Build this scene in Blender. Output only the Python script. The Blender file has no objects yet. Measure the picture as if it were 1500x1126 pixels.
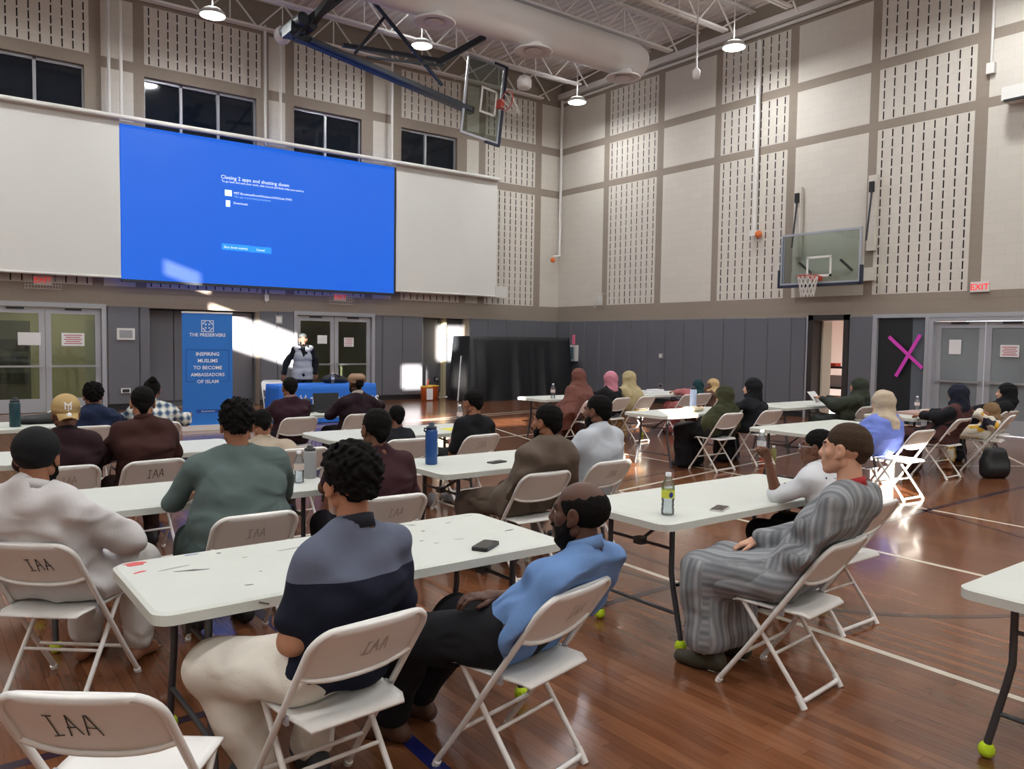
import bpy, bmesh, math, random
import numpy as np
from mathutils import Matrix, Vector
random.seed(7); RNG = np.random.default_rng(7)
SC = bpy.context.scene
COL = SC.collection
PI = math.pi

# ------------------------------------------------------------------ camera
FPX, YAW, PIT, ROL, CAMH = 1165.4, math.radians(37.098), math.radians(-3.128), math.radians(0.8015), 1.68
_f = Vector((math.sin(YAW)*math.cos(PIT), math.cos(YAW)*math.cos(PIT), math.sin(PIT)))
_r0 = Vector((math.cos(YAW), -math.sin(YAW), 0)); _u0 = _r0.cross(_f)
_r = math.cos(ROL)*_r0 + math.sin(ROL)*_u0
_u = -math.sin(ROL)*_r0 + math.cos(ROL)*_u0
cam = bpy.data.cameras.new('camera'); cam.sensor_fit = 'HORIZONTAL'; cam.sensor_width = 36
cam.lens = FPX*36/1500; cam.clip_end = 200
co = bpy.data.objects.new('camera', cam); COL.objects.link(co)
co.matrix_world = Matrix(((_r.x, _u.x, -_f.x, 0), (_r.y, _u.y, -_f.y, 0), (_r.z, _u.z, -_f.z, CAMH), (0, 0, 0, 1)))
SC.camera = co
def ray(px, py): return _f + (px-750)/FPX*_r - (py-563)/FPX*_u
def at_z(px, py, z): d = ray(px, py); t = (z-CAMH)/d.z; return Vector((d.x*t, d.y*t, z))
def at_y(px, py, y): d = ray(px, py); t = y/d.y; return Vector((d.x*t, y, CAMH+d.z*t))
def at_x(px, py, x): d = ray(px, py); t = x/d.x; return Vector((x, d.y*t, CAMH+d.z*t))

# ------------------------------------------------------------------ world, sun, exposure
w = bpy.data.worlds.new('sky'); SC.world = w; w.use_nodes = True
w.node_tree.nodes['Background'].inputs[0].default_value = (0.93, 0.96, 1.0, 1)
w.node_tree.nodes['Background'].inputs[1].default_value = 5.0
SUN = Vector((0.618, 0.758, -0.208)).normalized()
sl = bpy.data.lights.new('sun', 'SUN'); sl.energy = 85; sl.angle = math.radians(0.35); sl.color = (1.0, 0.93, 0.82)
so = bpy.data.objects.new('sun', sl); COL.objects.link(so); so.rotation_euler = SUN.to_track_quat('-Z', 'Y').to_euler()
so.location = (-20, -20, 12)
vs = SC.view_settings; vs.view_transform = 'Standard'; vs.look = 'None'; vs.gamma = 1.0; vs.exposure = -0.42
vs.use_curve_mapping = False
SC.cycles.use_denoising = True
SEATN = math.sqrt(1+.696**2)
SC.cycles.max_bounces = 7; SC.cycles.diffuse_bounces = 4; SC.cycles.glossy_bounces = 3
SC.cycles.transparent_max_bounces = 10; SC.cycles.transmission_bounces = 4
SC.cycles.sample_clamp_indirect = 6.0
SC.cycles.caustics_reflective = False; SC.cycles.caustics_refractive = False
LAMP_POWER = 118.0

# ------------------------------------------------------------------ materials
def lin(c):
    return tuple(((v/255)/12.92 if v/255 <= 0.04045 else (((v/255)+0.055)/1.055)**2.4) for v in c)
MATS = {}
def mat(name, rgb, rough=0.6, metal=0.0, spec=0.5, emit=0.0, bump=0.0, bscale=60.0, var=0.0, vscale=3.0, coat=0.0, alpha=1.0):
    if name in MATS: return MATS[name]
    m = bpy.data.materials.new(name); m.use_nodes = True; nt = m.node_tree; b = nt.nodes['Principled BSDF']
    c = (*lin(rgb), 1)
    b.inputs['Base Color'].default_value = c; b.inputs['Roughness'].default_value = rough
    b.inputs['Metallic'].default_value = metal; b.inputs['Specular IOR Level'].default_value = spec
    b.inputs['Coat Weight'].default_value = coat; b.inputs['Alpha'].default_value = alpha
    if emit:
        b.inputs['Emission Color'].default_value = c; b.inputs['Emission Strength'].default_value = emit
    if bump or var:
        tc = nt.nodes.new('ShaderNodeTexCoord')
    if bump:
        n = nt.nodes.new('ShaderNodeTexNoise'); n.inputs['Scale'].default_value = bscale; n.inputs['Detail'].default_value = 3
        bp = nt.nodes.new('ShaderNodeBump'); bp.inputs['Strength'].default_value = bump; bp.inputs['Distance'].default_value = 0.01
        nt.links.new(tc.outputs['Object'], n.inputs['Vector']); nt.links.new(n.outputs['Fac'], bp.inputs['Height'])
        nt.links.new(bp.outputs['Normal'], b.inputs['Normal'])
    if var:
        n2 = nt.nodes.new('ShaderNodeTexNoise'); n2.inputs['Scale'].default_value = vscale; n2.inputs['Detail'].default_value = 4
        mx = nt.nodes.new('ShaderNodeMix'); mx.data_type = 'RGBA'
        mx.inputs['A'].default_value = tuple(v*(1-var) for v in c[:3])+(1,); mx.inputs['B'].default_value = tuple(min(1, v*(1+var)) for v in c[:3])+(1,)
        nt.links.new(tc.outputs['Object'], n2.inputs['Vector']); nt.links.new(n2.outputs['Fac'], mx.inputs['Factor'])
        nt.links.new(mx.outputs['Result'], b.inputs['Base Color'])
    MATS[name] = m
    return m
def nodes(m): return m.node_tree, m.node_tree.nodes, m.node_tree.links, m.node_tree.nodes['Principled BSDF']
def ramp(nt, stops, interp='CONSTANT'):
    r = nt.nodes.new('ShaderNodeValToRGB'); r.color_ramp.interpolation = interp
    e = r.color_ramp.elements
    while len(e) < len(stops): e.new(0.5)
    for i, (p, c) in enumerate(stops): e[i].position = p; e[i].color = (*lin(c), 1)
    return r
def glass_mat(name, tint=(225, 232, 228), refl=0.12, body=0.0):
    if name in MATS: return MATS[name]
    m = bpy.data.materials.new(name); m.use_nodes = True; nt = m.node_tree; nt.nodes.clear()
    o = nt.nodes.new('ShaderNodeOutputMaterial'); t = nt.nodes.new('ShaderNodeBsdfTransparent'); g = nt.nodes.new('ShaderNodeBsdfGlossy')
    t.inputs[0].default_value = (*lin(tint), 1); g.inputs['Roughness'].default_value = 0.03
    fr = nt.nodes.new('ShaderNodeFresnel'); fr.inputs[0].default_value = 1.45
    ma = nt.nodes.new('ShaderNodeMath'); ma.operation = 'MULTIPLY_ADD'; ma.inputs[1].default_value = 0.9; ma.inputs[2].default_value = refl*0.3
    mx = nt.nodes.new('ShaderNodeMixShader')
    nt.links.new(fr.outputs[0], ma.inputs[0]); nt.links.new(ma.outputs[0], mx.inputs[0]); nt.links.new(t.outputs[0], mx.inputs[1]); nt.links.new(g.outputs[0], mx.inputs[2])
    last = mx
    if body:
        d = nt.nodes.new('ShaderNodeBsdfDiffuse'); d.inputs[0].default_value = (*lin(tint), 1)
        m2 = nt.nodes.new('ShaderNodeMixShader'); m2.inputs[0].default_value = body
        nt.links.new(mx.outputs[0], m2.inputs[1]); nt.links.new(d.outputs[0], m2.inputs[2]); last = m2
    nt.links.new(last.outputs[0], o.inputs[0]); MATS[name] = m
    return m
def block_mat(name, rgb):
    """painted concrete block: faint course and head joints as relief"""
    if name in MATS: return MATS[name]
    m = mat(name, rgb, 0.75, spec=0.3); nt, N, L, b = nodes(m)
    tc = N.new('ShaderNodeTexCoord'); mp = N.new('ShaderNodeSeparateXYZ'); cb = N.new('ShaderNodeCombineXYZ'); ad = N.new('ShaderNodeMath')
    L.new(tc.outputs['Object'], mp.inputs[0]); L.new(mp.outputs[0], ad.inputs[0]); L.new(mp.outputs[1], ad.inputs[1])
    L.new(ad.outputs[0], cb.inputs[0]); L.new(mp.outputs[2], cb.inputs[1])
    br = N.new('ShaderNodeTexBrick'); br.inputs['Scale'].default_value = 1.0; br.inputs['Brick Width'].default_value = 0.406
    br.inputs['Row Height'].default_value = 0.203; br.inputs['Mortar Size'].default_value = 0.006; br.inputs['Mortar Smooth'].default_value = 0.6
    c = lin(rgb); br.inputs['Color1'].default_value = (*c, 1); br.inputs['Color2'].default_value = (*[v*0.97 for v in c], 1); br.inputs['Mortar'].default_value = (*[v*0.9 for v in c], 1)
    L.new(cb.outputs[0], br.inputs['Vector']); L.new(br.outputs['Color'], b.inputs['Base Color'])
    bp = N.new('ShaderNodeBump'); bp.inputs['Strength'].default_value = 0.35; bp.inputs['Distance'].default_value = 0.006; bp.invert = True
    L.new(br.outputs['Fac'], bp.inputs['Height']); L.new(bp.outputs['Normal'], b.inputs['Normal'])
    return m

M_TAUPE = block_mat('taupe_block', (150, 138, 126)); M_PANEL = block_mat('cream_block', (212, 206, 196))
M_PAD = mat('vinyl_pad', (102, 103, 110), 0.45, bump=0.05, bscale=25); M_BLACK = mat('black_rubber', (22, 22, 24), 0.6)
M_ALU = mat('aluminium', (176, 178, 184), 0.4, metal=0.35); M_WHITE = mat('white_paint', (222, 220, 216), 0.5)
M_SLOT = mat('slot_shade', (40, 38, 36), 0.9)
M_CEIL = mat('ceiling_white', (228, 224, 220), 0.7); M_DUCT = mat('duct_white', (226, 222, 220), 0.5, bump=0.03, bscale=8)
M_DGLASS = mat('dark_glass', (20, 27, 36), 0.06, spec=0.6); M_GLASS = glass_mat('clear_glass')
M_CHAIR = mat('chair_white', (232, 230, 226), 0.42, var=0.04, vscale=9); M_CHAIRT = mat('chair_tube', (228, 226, 222), 0.35)
M_TABLE = mat('table_plastic', (204, 207, 199), 0.5, bump=0.08, bscale=120, var=0.05, vscale=6); M_LEG = mat('table_leg', (82, 84, 88), 0.4, metal=0.5)
M_BALL = mat('tennis_ball', (196, 226, 40), 0.95, bump=0.4, bscale=90); M_INK = mat('marker_ink', (60, 56, 54), 0.8); M_FAINT = mat('faint_ink', (176, 172, 167), 0.8)
M_STEELD = mat('dark_steel', (38, 43, 51), 0.45); M_RED = mat('rim_red', (190, 66, 50), 0.45); M_NET = mat('net_cord', (225, 222, 215), 0.8)
M_PAPER = mat('paper', (226, 226, 226), 0.8); M_PINK = mat('pink_tape', (224, 70, 196), 0.6); M_REDINK = mat('red_print', (176, 60, 70), 0.8)
M_EXIT = mat('exit_red', (255, 44, 44), 0.5, emit=.9); M_CREAM = mat('hall_cream', (214, 205, 168), 0.8)

# ------------------------------------------------------------------ mesh helpers
def np_mesh(name, V, Q, mats, smooth=True, midx=None):
    """V (n,3), Q (m,4) quads or list of faces"""
    me = bpy.data.meshes.new(name)
    if isinstance(Q, np.ndarray):
        n, k = Q.shape
        me.vertices.add(len(V)); me.vertices.foreach_set('co', np.asarray(V, np.float32).ravel())
        me.loops.add(n*k); me.loops.foreach_set('vertex_index', Q.astype(np.int32).ravel())
        me.polygons.add(n); me.polygons.foreach_set('loop_start', np.arange(0, n*k, k, dtype=np.int32))
        try: me.polygons.foreach_set('loop_total', np.full(n, k, np.int32))
        except Exception: pass
        me.update(calc_edges=True)
    else:
        me.from_pydata([tuple(v) for v in V], [], Q)
    for m in (mats if isinstance(mats, (list, tuple)) else [mats]): me.materials.append(m)
    if midx is not None: me.polygons.foreach_set('material_index', np.asarray(midx, np.int32))
    me.polygons.foreach_set('use_smooth', np.full(len(me.polygons), smooth)); me.update()
    return me
class G:
    """collects simple solids into one mesh"""
    def __init__(s): s.v = []; s.f = []; s.m = []; s.sm = []
    def add(s, V, F, mi=0, smooth=False):
        o = len(s.v); s.v += [tuple(p) for p in V]; s.f += [tuple(i+o for i in f) for f in F]; s.m += [mi]*len(F); s.sm += [smooth]*len(F); return s
    def box(s, c, d, rot=None, mi=0):
        x, y, z = d[0]/2, d[1]/2, d[2]/2
        V = [Vector((a, b, e)) for e in (-z, z) for b in (-y, y) for a in (-x, x)]
        if rot is not None: V = [rot @ p for p in V]
        V = [p+Vector(c) for p in V]
        return s.add(V, [(0, 2, 3, 1), (4, 5, 7, 6), (0, 1, 5, 4), (2, 6, 7, 3), (0, 4, 6, 2), (1, 3, 7, 5)], mi)
    def lohi(s, lo, hi, mi=0): return s.box([(a+b)/2 for a, b in zip(lo, hi)], [abs(b-a) for a, b in zip(lo, hi)], None, mi)
    def bar(s, a, b, wd, dp, mi=0):
        a, b = Vector(a), Vector(b); d = b-a
        return s.box((a+b)/2, (wd, dp, d.length), d.to_track_quat('Z', 'Y').to_matrix(), mi)
    def tube(s, path, r, n=8, mi=0, closed=False, caps=True):
        P = [Vector(p) for p in path]; R = r if isinstance(r, (list, tuple)) else [r]*len(P); rings = []; up = None
        for i, p in enumerate(P):
            if closed: t = (P[(i+1) % len(P)]-P[i-1])
            else: t = (P[min(i+1, len(P)-1)]-P[max(i-1, 0)])
            t.normalize()
            if up is None: up = t.orthogonal().normalized()
            up = (up - t*up.dot(t)).normalized(); sd = t.cross(up)
            rings.append([p+R[i]*(math.cos(2*PI*k/n)*up+math.sin(2*PI*k/n)*sd) for k in range(n)])
        V = [q for g in rings for q in g]; F = []; m = len(P)
        for i in range(m if closed else m-1):
            j = (i+1) % m
            for k in range(n): F.append((i*n+k, i*n+(k+1) % n, j*n+(k+1) % n, j*n+k))
        s.add(V, F, mi, True)
        if caps and not closed: s.add(rings[0], [tuple(range(n))[::-1]], mi); s.add(rings[-1], [tuple(range(n))], mi)
        return s
    def lathe(s, prof, n=20, c=(0, 0, 0), mi=0, axis=None):
        V = []; c = Vector(c)
        for r, z in prof:
            for k in range(n):
                p = Vector((r*math.cos(2*PI*k/n), r*math.sin(2*PI*k/n), z))
                V.append((axis @ p if axis is not None else p)+c)
        F = [(i*n+k, i*n+(k+1) % n, (i+1)*n+(k+1) % n, (i+1)*n+k) for i in range(len(prof)-1) for k in range(n)]
        s.add(V, F, mi, True); m = len(prof)
        if prof[0][0] > 1e-4: s.add(V[:n], [tuple(range(n))[::-1]], mi)
        if prof[-1][0] > 1e-4: s.add(V[(m-1)*n:], [tuple(range(n))], mi)
        return s
    def prism(s, pts, z0, z1, mi=0, f=lambda p: p):
        n = len(pts); V = [f(Vector((x, y, z0))) for x, y in pts]+[f(Vector((x, y, z1))) for x, y in pts]
        return s.add(V, [tuple(range(n))[::-1], tuple(range(n, 2*n))]+[(i, (i+1) % n, n+(i+1) % n, n+i) for i in range(n)], mi)
    def sphere(s, c, r, n=12, mi=0, sc=(1, 1, 1)):
        prof = [(r*math.sin(PI*i/(n//2+2)), -r*math.cos(PI*i/(n//2+2))) for i in range(n//2+3)]
        o = len(s.v); s.lathe(prof, n, (0, 0, 0), mi)
        for i in range(o, len(s.v)): v = s.v[i]; s.v[i] = (v[0]*sc[0]+c[0], v[1]*sc[1]+c[1], v[2]*sc[2]+c[2])
        return s
    def mesh(s, name, mats):
        me = bpy.data.meshes.new(name); me.from_pydata(s.v, [], s.f)
        for m in (mats if isinstance(mats, (list, tuple)) else [mats]): me.materials.append(m)
        me.polygons.foreach_set('material_index', s.m); me.polygons.foreach_set('use_smooth', s.sm); me.update(); return me
    def obj(s, name, mats, parent=None, **k): return link(name, s.mesh(name, mats), parent, **k)
def link(name, me, parent=None, loc=None, rot=None):
    o = bpy.data.objects.new(name, me); COL.objects.link(o)
    if parent is not None: o.parent = parent
    if loc is not None: o.location = loc
    if rot is not None: o.rotation_euler = rot
    return o
def tag(o, label=None, cat=None, group=None, kind=None):
    if label: o['label'] = label
    if cat: o['category'] = cat
    if group: o['group'] = group
    if kind: o['kind'] = kind
    return o
def thing(name, label, cat, loc=(0, 0, 0), rz=0.0, group=None):
    o = bpy.data.objects.new(name, None); COL.objects.link(o); o.location = loc; o.rotation_euler = (0, 0, rz); o.empty_display_size = 0.1
    return tag(o, label, cat, group)
def struct(name, me=None, label=None, parent=None):
    o = bpy.data.objects.new(name, me); COL.objects.link(o)
    if parent is None: o['kind'] = 'structure'
    else: o.parent = parent
    if label: o['label'] = label
    return o
def dup(root, loc, rz, label):
    r = root.copy(); COL.objects.link(r); r.location = loc; r.rotation_euler = (0, 0, rz); r['label'] = label
    for ch in root.children:
        c = ch.copy(); COL.objects.link(c); c.parent = r
        for g in ch.children:
            d = g.copy(); COL.objects.link(d); d.parent = c
    return r
def rrect(w_, h_, r, n=5):
    P = []
    for cx, cy, a0 in ((w_/2-r, h_/2-r, 0), (-w_/2+r, h_/2-r, 90), (-w_/2+r, -h_/2+r, 180), (w_/2-r, -h_/2+r, 270)):
        for i in range(n+1):
            a = math.radians(a0+90*i/n); P.append((cx+r*math.cos(a), cy+r*math.sin(a)))
    return P
TXT = {}
def text_mesh(s, size, m, align='CENTER', ext=0.002, bold=0.0):
    key = (s, size, m.name, align, bold)
    if key in TXT: return TXT[key]
    cu = bpy.data.curves.new('t', 'FONT'); cu.body = s; cu.size = size; cu.align_x = align; cu.extrude = ext; cu.offset = bold; cu.resolution_u = 2
    o = bpy.data.objects.new('t', cu); COL.objects.link(o); dg = bpy.context.evaluated_depsgraph_get(); dg.update()
    me = bpy.data.meshes.new_from_object(o.evaluated_get(dg)); bpy.data.objects.remove(o); me.materials.clear(); me.materials.append(m)
    TXT[key] = me; return me
def text_on(name, s, size, m, loc, face, parent=None, align='CENTER', bold=0.0):
    """face: 'A' reads from -Y (front wall), 'B' reads from -X (right wall)"""
    rot = (PI/2, 0, 0) if face == 'A' else (PI/2, 0, -PI/2)
    o = link(name, text_mesh(s, size, m, align, bold=bold), None, loc, rot)
    if parent is not None:
        o.parent = parent; o.matrix_parent_inverse = Matrix.Translation(-Vector(parent.location)) if parent.rotation_euler.z == 0 else Matrix.Identity(4)
    return o

# ------------------------------------------------------------------ signed-distance bodies
def surf_nets(F, org, vox):
    ins = F < 0; nx, ny, nz = F.shape
    cnt = np.zeros((nx-1, ny-1, nz-1), np.int8); offs = [(a, b, c) for a in (0, 1) for b in (0, 1) for c in (0, 1)]
    for a, b, c in offs: cnt += ins[a:nx-1+a, b:ny-1+b, c:nz-1+c]
    I, J, K = np.nonzero((cnt > 0) & (cnt < 8)); n = len(I)
    idx = np.full(cnt.shape, -1, np.int32); idx[I, J, K] = np.arange(n)
    val = np.stack([F[I+a, J+b, K+c] for a, b, c in offs], 1); acc = np.zeros((n, 3)); num = np.zeros(n)
    for p in range(8):
        for q in range(p+1, 8):
            d = [abs(x-y) for x, y in zip(offs[p], offs[q])]
            if sum(d) != 1: continue
            va, vb = val[:, p], val[:, q]; cr = (va < 0) != (vb < 0); t = np.where(cr, va/np.where(cr, va-vb, 1), 0)
            A = np.array(offs[p], float); B = np.array(offs[q], float)
            acc += np.where(cr[:, None], A+(B-A)*t[:, None], 0); num += cr
    V = (np.stack([I, J, K], 1)+acc/num[:, None])*vox+org
    Qs = []
    for ax in range(3):
        s0 = [slice(None)]*3; s1 = [slice(None)]*3; s0[ax] = slice(0, -1); s1[ax] = slice(1, None)
        a, b = ins[tuple(s0)], ins[tuple(s1)]; E = np.array(np.nonzero(a != b)); fl = a[tuple(E)]
        o1, o2 = (ax+1) % 3, (ax+2) % 3
        ok = (E[o1] > 0) & (E[o2] > 0) & (E[o1] < F.shape[o1]-1) & (E[o2] < F.shape[o2]-1); E = E[:, ok]; fl = fl[ok]
        def g(d1, d2): X = E.copy(); X[o1] -= d1; X[o2] -= d2; return idx[X[0], X[1], X[2]]
        q = np.stack([g(1, 1), g(0, 1), g(0, 0), g(1, 0)], 1); q[~fl] = q[~fl][:, ::-1]; Qs.append(q)
    return V, np.concatenate(Qs)
def cap(a, b, ra, rb=None): return ('+', 'c', np.array(a, float), np.array(b, float), ra, ra if rb is None else rb)
def ell(c, r): return ('+', 'e', np.array(c, float), np.array(r, float))
def sub(op): return ('-',)+tuple(op[1:])
def plane(n, d): return ('&', np.array(n, float)/np.linalg.norm(n), d)          # keeps n.p < d
def cutbox(lo, hi): return ('b', np.array(lo, float), np.array(hi, float))
def sdf(ops, vox, k=0.03, disp=None):
    lo = np.full(3, 9.); hi = np.full(3, -9.)
    for o in ops:
        if o[0] != '+': continue
        if o[1] == 'c':
            r = max(o[4], o[5]); lo = np.minimum(lo, np.minimum(o[2], o[3])-r); hi = np.maximum(hi, np.maximum(o[2], o[3])+r)
        else: lo = np.minimum(lo, o[2]-o[3]); hi = np.maximum(hi, o[2]+o[3])
    lo -= k*0.6+3*vox; hi += k*0.6+3*vox
    n = np.ceil((hi-lo)/vox).astype(int)+1; ax = [lo[i]+vox*np.arange(n[i]) for i in range(3)]
    F = np.full(n, 0.5, np.float32)
    def grid(s): return ax[0][s[0]][:, None, None], ax[1][s[1]][None, :, None], ax[2][s[2]][None, None, :]
    for o in ops:
        if o[0] in '+-':
            if o[1] == 'c': r = max(o[4], o[5]); l, h = np.minimum(o[2], o[3])-r, np.maximum(o[2], o[3])+r
            else: l, h = o[2]-o[3], o[2]+o[3]
            m = k+2*vox
            s = tuple(slice(max(0, int((l[i]-m-lo[i])/vox)), min(n[i], int((h[i]+m-lo[i])/vox)+2)) for i in range(3))
            if any(q.stop <= q.start for q in s): continue
            X, Y, Z = grid(s)
            if o[1] == 'c':
                a, b = o[2], o[3]; d = b-a; dd = max(d @ d, 1e-9)
                t = np.clip(((X-a[0])*d[0]+(Y-a[1])*d[1]+(Z-a[2])*d[2])/dd, 0, 1)
                D = np.sqrt((X-a[0]-t*d[0])**2+(Y-a[1]-t*d[1])**2+(Z-a[2]-t*d[2])**2)-(o[4]+(o[5]-o[4])*t)
            else:
                c, r = o[2], o[3]; x, y, z = (X-c[0])/r[0], (Y-c[1])/r[1], (Z-c[2])/r[2]
                k0 = np.sqrt(x*x+y*y+z*z); k1 = np.sqrt((x/r[0])**2+(y/r[1])**2+(z/r[2])**2)+1e-6; D = k0*(k0-1)/k1
            A = F[s]
            if o[0] == '+': h_ = np.clip(0.5+0.5*(A-D)/k, 0, 1); F[s] = A+(D-A)*h_-k*h_*(1-h_)
            else: kk = k*0.4; h_ = np.clip(0.5-0.5*(A+D)/kk, 0, 1); F[s] = A+(-D-A)*h_+kk*h_*(1-h_)
        elif o[0] == '&':
            X, Y, Z = grid((slice(None),)*3); F = np.maximum(F, (X*o[1][0]+Y*o[1][1]+Z*o[1][2]-o[2]).astype(np.float32))
        elif o[0] == 'b':
            X, Y, Z = grid((slice(None),)*3); c = (o[1]+o[2])/2; e = (o[2]-o[1])/2
            q = np.maximum(np.maximum(np.abs(X-c[0])-e[0], np.abs(Y-c[1])-e[1]), np.abs(Z-c[2])-e[2]); F = np.maximum(F, -q)
    if disp is not None: X, Y, Z = grid((slice(None),)*3); F = F+disp(X, Y, Z).astype(np.float32)
    F[0] = F[-1] = 0.5; F[:, 0] = F[:, -1] = 0.5; F[:, :, 0] = F[:, :, -1] = 0.5
    return surf_nets(F, lo, vox)
def keep(o, parent):
    o.parent = parent
    o.matrix_parent_inverse = (Matrix.Translation(parent.location) @ Matrix.Rotation(parent.rotation_euler.z, 4, 'Z')).inverted()
    return o
# ================================================================== THE HALL
YA, XB, XL, YB, ZC = 19.6, 16.62, -10.0, -5.0, 9.85
def holes_wall(us, zs, holes, emit_cell):
    U = sorted(set([us[0], us[1]]+[h[0] for h in holes]+[h[1] for h in holes])); Z = sorted(set([zs[0], zs[1]]+[h[2] for h in holes]+[h[3] for h in holes]))
    U = [u for u in U if us[0] <= u <= us[1]]; Z = [z for z in Z if zs[0] <= z <= zs[1]]
    for u0, u1 in zip(U, U[1:]):
        run = None
        for z0, z1 in zip(Z, Z[1:]):
            um, zm = (u0+u1)/2, (z0+z1)/2
            solid = not any(h[0] < um < h[1] and h[2] < zm < h[3] for h in holes)
            if solid: run = [z0, z1] if run is None else [run[0], z1]
            elif run: emit_cell(u0, u1, *run); run = None
        if run: emit_cell(u0, u1, *run)
def panel_mesh(name, f, u0, u1, z0, z1, slots):
    """painted block panel; slotted acoustic block has real openings 9 cm deep"""
    g = G()
    def q(a, b, c, d, mi=0): g.add([f(*a), f(*b), f(*c), f(*d)], [(0, 1, 2, 3)], mi)
    if not slots:
        q((u0, 0, z0), (u1, 0, z0), (u1, 0, z1), (u0, 0, z1))
        return g.mesh(name, [M_PANEL, M_SLOT])
    n = max(2, round((u1-u0)/0.212)); p = (u1-u0)/n; hw = 0.013; nz = max(1, round((z1-z0)/0.203)); pz = (z1-z0)/nz
    e = [u0]
    for i in range(n): e += [u0+(i+.5)*p-hw, u0+(i+.5)*p+hw]
    e.append(u1)
    for i in range(0, len(e), 2): q((e[i], 0, z0), (e[i+1], 0, z0), (e[i+1], 0, z1), (e[i], 0, z1))
    for i in range(n):
        a, b = e[2*i+1], e[2*i+2]; zz = z0
        for k in range(nz):
            s0, s1 = z0+k*pz+0.024, z0+(k+1)*pz-0.024
            q((a, 0, zz), (b, 0, zz), (b, 0, s0), (a, 0, s0)); D = 0.09
            q((a, 0, s0), (a, D, s0), (a, D, s1), (a, 0, s1), 1); q((b, 0, s0), (b, 0, s1), (b, D, s1), (b, D, s0), 1)
            q((a, 0, s1), (a, D, s1), (b, D, s1), (b, 0, s1), 1); q((a, 0, s0), (b, 0, s0), (b, D, s0), (a, D, s0), 1); q((a, D, s0), (b, D, s0), (b, D, s1), (a, D, s1), 1)
            zz = s1
        q((a, 0, zz), (b, 0, zz), (b, 0, z1), (a, 0, z1))
    return g.mesh(name, [M_PANEL, M_SLOT])
fA = lambda u, d, z: Vector((u, YA+d, z))
fB = lambda u, d, z: Vector((XB+d, u, z))
def pad(wall, f, u0, u1, z0=0.13, z1=2.33, d=0.0):
    """one upholstered wall pad with a soft edge"""
    g = G(); a, b = u0+0.004, u1-0.004; t = 0.05; e = 0.018
    P = [(a, 0, z0), (b, 0, z0), (b, 0, z1), (a, 0, z1)]; Qq = [(a, -t+e, z0), (b, -t+e, z0), (b, -t+e, z1), (a, -t+e, z1)]; R = [(a+e, -t, z0+e), (b-e, -t, z0+e), (b-e, -t, z1-e), (a+e, -t, z1-e)]
    V = [f(u, dd+d, z) for u, dd, z in P+Qq+R]
    F = [(8, 9, 10, 11)]
    for i in range(4): j = (i+1) % 4; F += [(i, j, 4+j, 4+i), (4+i, 4+j, 8+j, 8+i)]
    g.add(V, F); o = g.obj('wall_pad', M_PAD, wall)
    return o
# ---- front wall
slotA = [(-3.2, -.55), (.57, 3.22), (4.33, 6.98), (7.83, 9.79), (10.89, 12.82), (13.72, 15.61)]
plainA = [(-.31, .34), (3.45, 4.10), (7.18, 7.60), (10.03, 10.60), (13.06, 13.48), (15.86, 16.62)]
doorsA = [(1.13, 3.48, 0, 2.37), (7.81, 10.10, 0, 2.37)]; recA = [(4.38, 6.93, 0, 2.32), (11.61, 13.19, 0, 2.32)]
panA = [(a, b, z0, z1, True) for i, (a, b) in enumerate(slotA) for z0, z1 in (((7.77, 9.06), (2.78, 5.4)) if i < 5 else ((7.77, 9.06), (6.45, 7.53), (2.78, 6.22)))]
panA += [(a, b, z0, z1, False) for a, b in plainA for z0, z1 in ((7.77, 9.06), (6.45, 7.53), (2.78, 6.22))]
winA = [(a, b-0.1, 5.7, 7.5) for a, b in slotA[:5]]
g = G(); holes_wall((XL-.3, XB+.3), (0, ZC), [p[:4] for p in panA]+winA+doorsA+recA, lambda a, b, c, d: g.lohi((a, YA, c), (b, YA+.3, d)))
wall_front = struct('wall_front', g.mesh('wall_front', M_TAUPE), 'front wall of taupe and cream painted block behind the big screen')
for a, b, c, d, s in panA: link('slotted_block_panel' if s else 'plain_block_panel', panel_mesh('panel', fA, a, b, c, d, s), wall_front)
for a, b, c, d in recA:                                    # niches with pads set back
    g = G(); g.lohi((a-.05, YA+.5, 0), (b+.05, YA+.55, 2.4)).lohi((a-.05, YA+.3, 0), (a, YA+.5, 2.4)).lohi((b, YA+.3, 0), (b+.05, YA+.5, 2.4)).lohi((a-.05, YA+.3, 2.32), (b+.05, YA+.5, 2.4))
    g.obj('niche', M_PAD, wall_front)
    n = round((b-a)/0.64)
    for i in range(n): pad(wall_front, fA, a+(b-a)*i/n, a+(b-a)*(i+1)/n, d=0.5, z1=2.3)
padsA = [3.50, 4.16, 4.38, None, 6.93, 7.37, 7.81, None, 10.10, 10.32, 10.94, 11.61, None, 13.19, 13.85, 14.54, 15.24, 15.93, 16.57, None, -1.0, -.3, .4, 1.12, None, -3.4, -2.6, -1.8, -1.0]
for a, b in zip(padsA, padsA[1:]):
    if a is not None and b is not None: pad(wall_front, fA, a, b)
g = G()
for a, b in ((3.48, 4.38), (6.93, 7.81), (10.10, 11.61), (13.19, 16.6), (-4, 1.13)): g.lohi((a, YA-.03, 0), (b, YA, .125))
tag(g.obj('baseboard_front', M_BLACK), 'black rubber base under the front wall pads', kind='structure')
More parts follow.
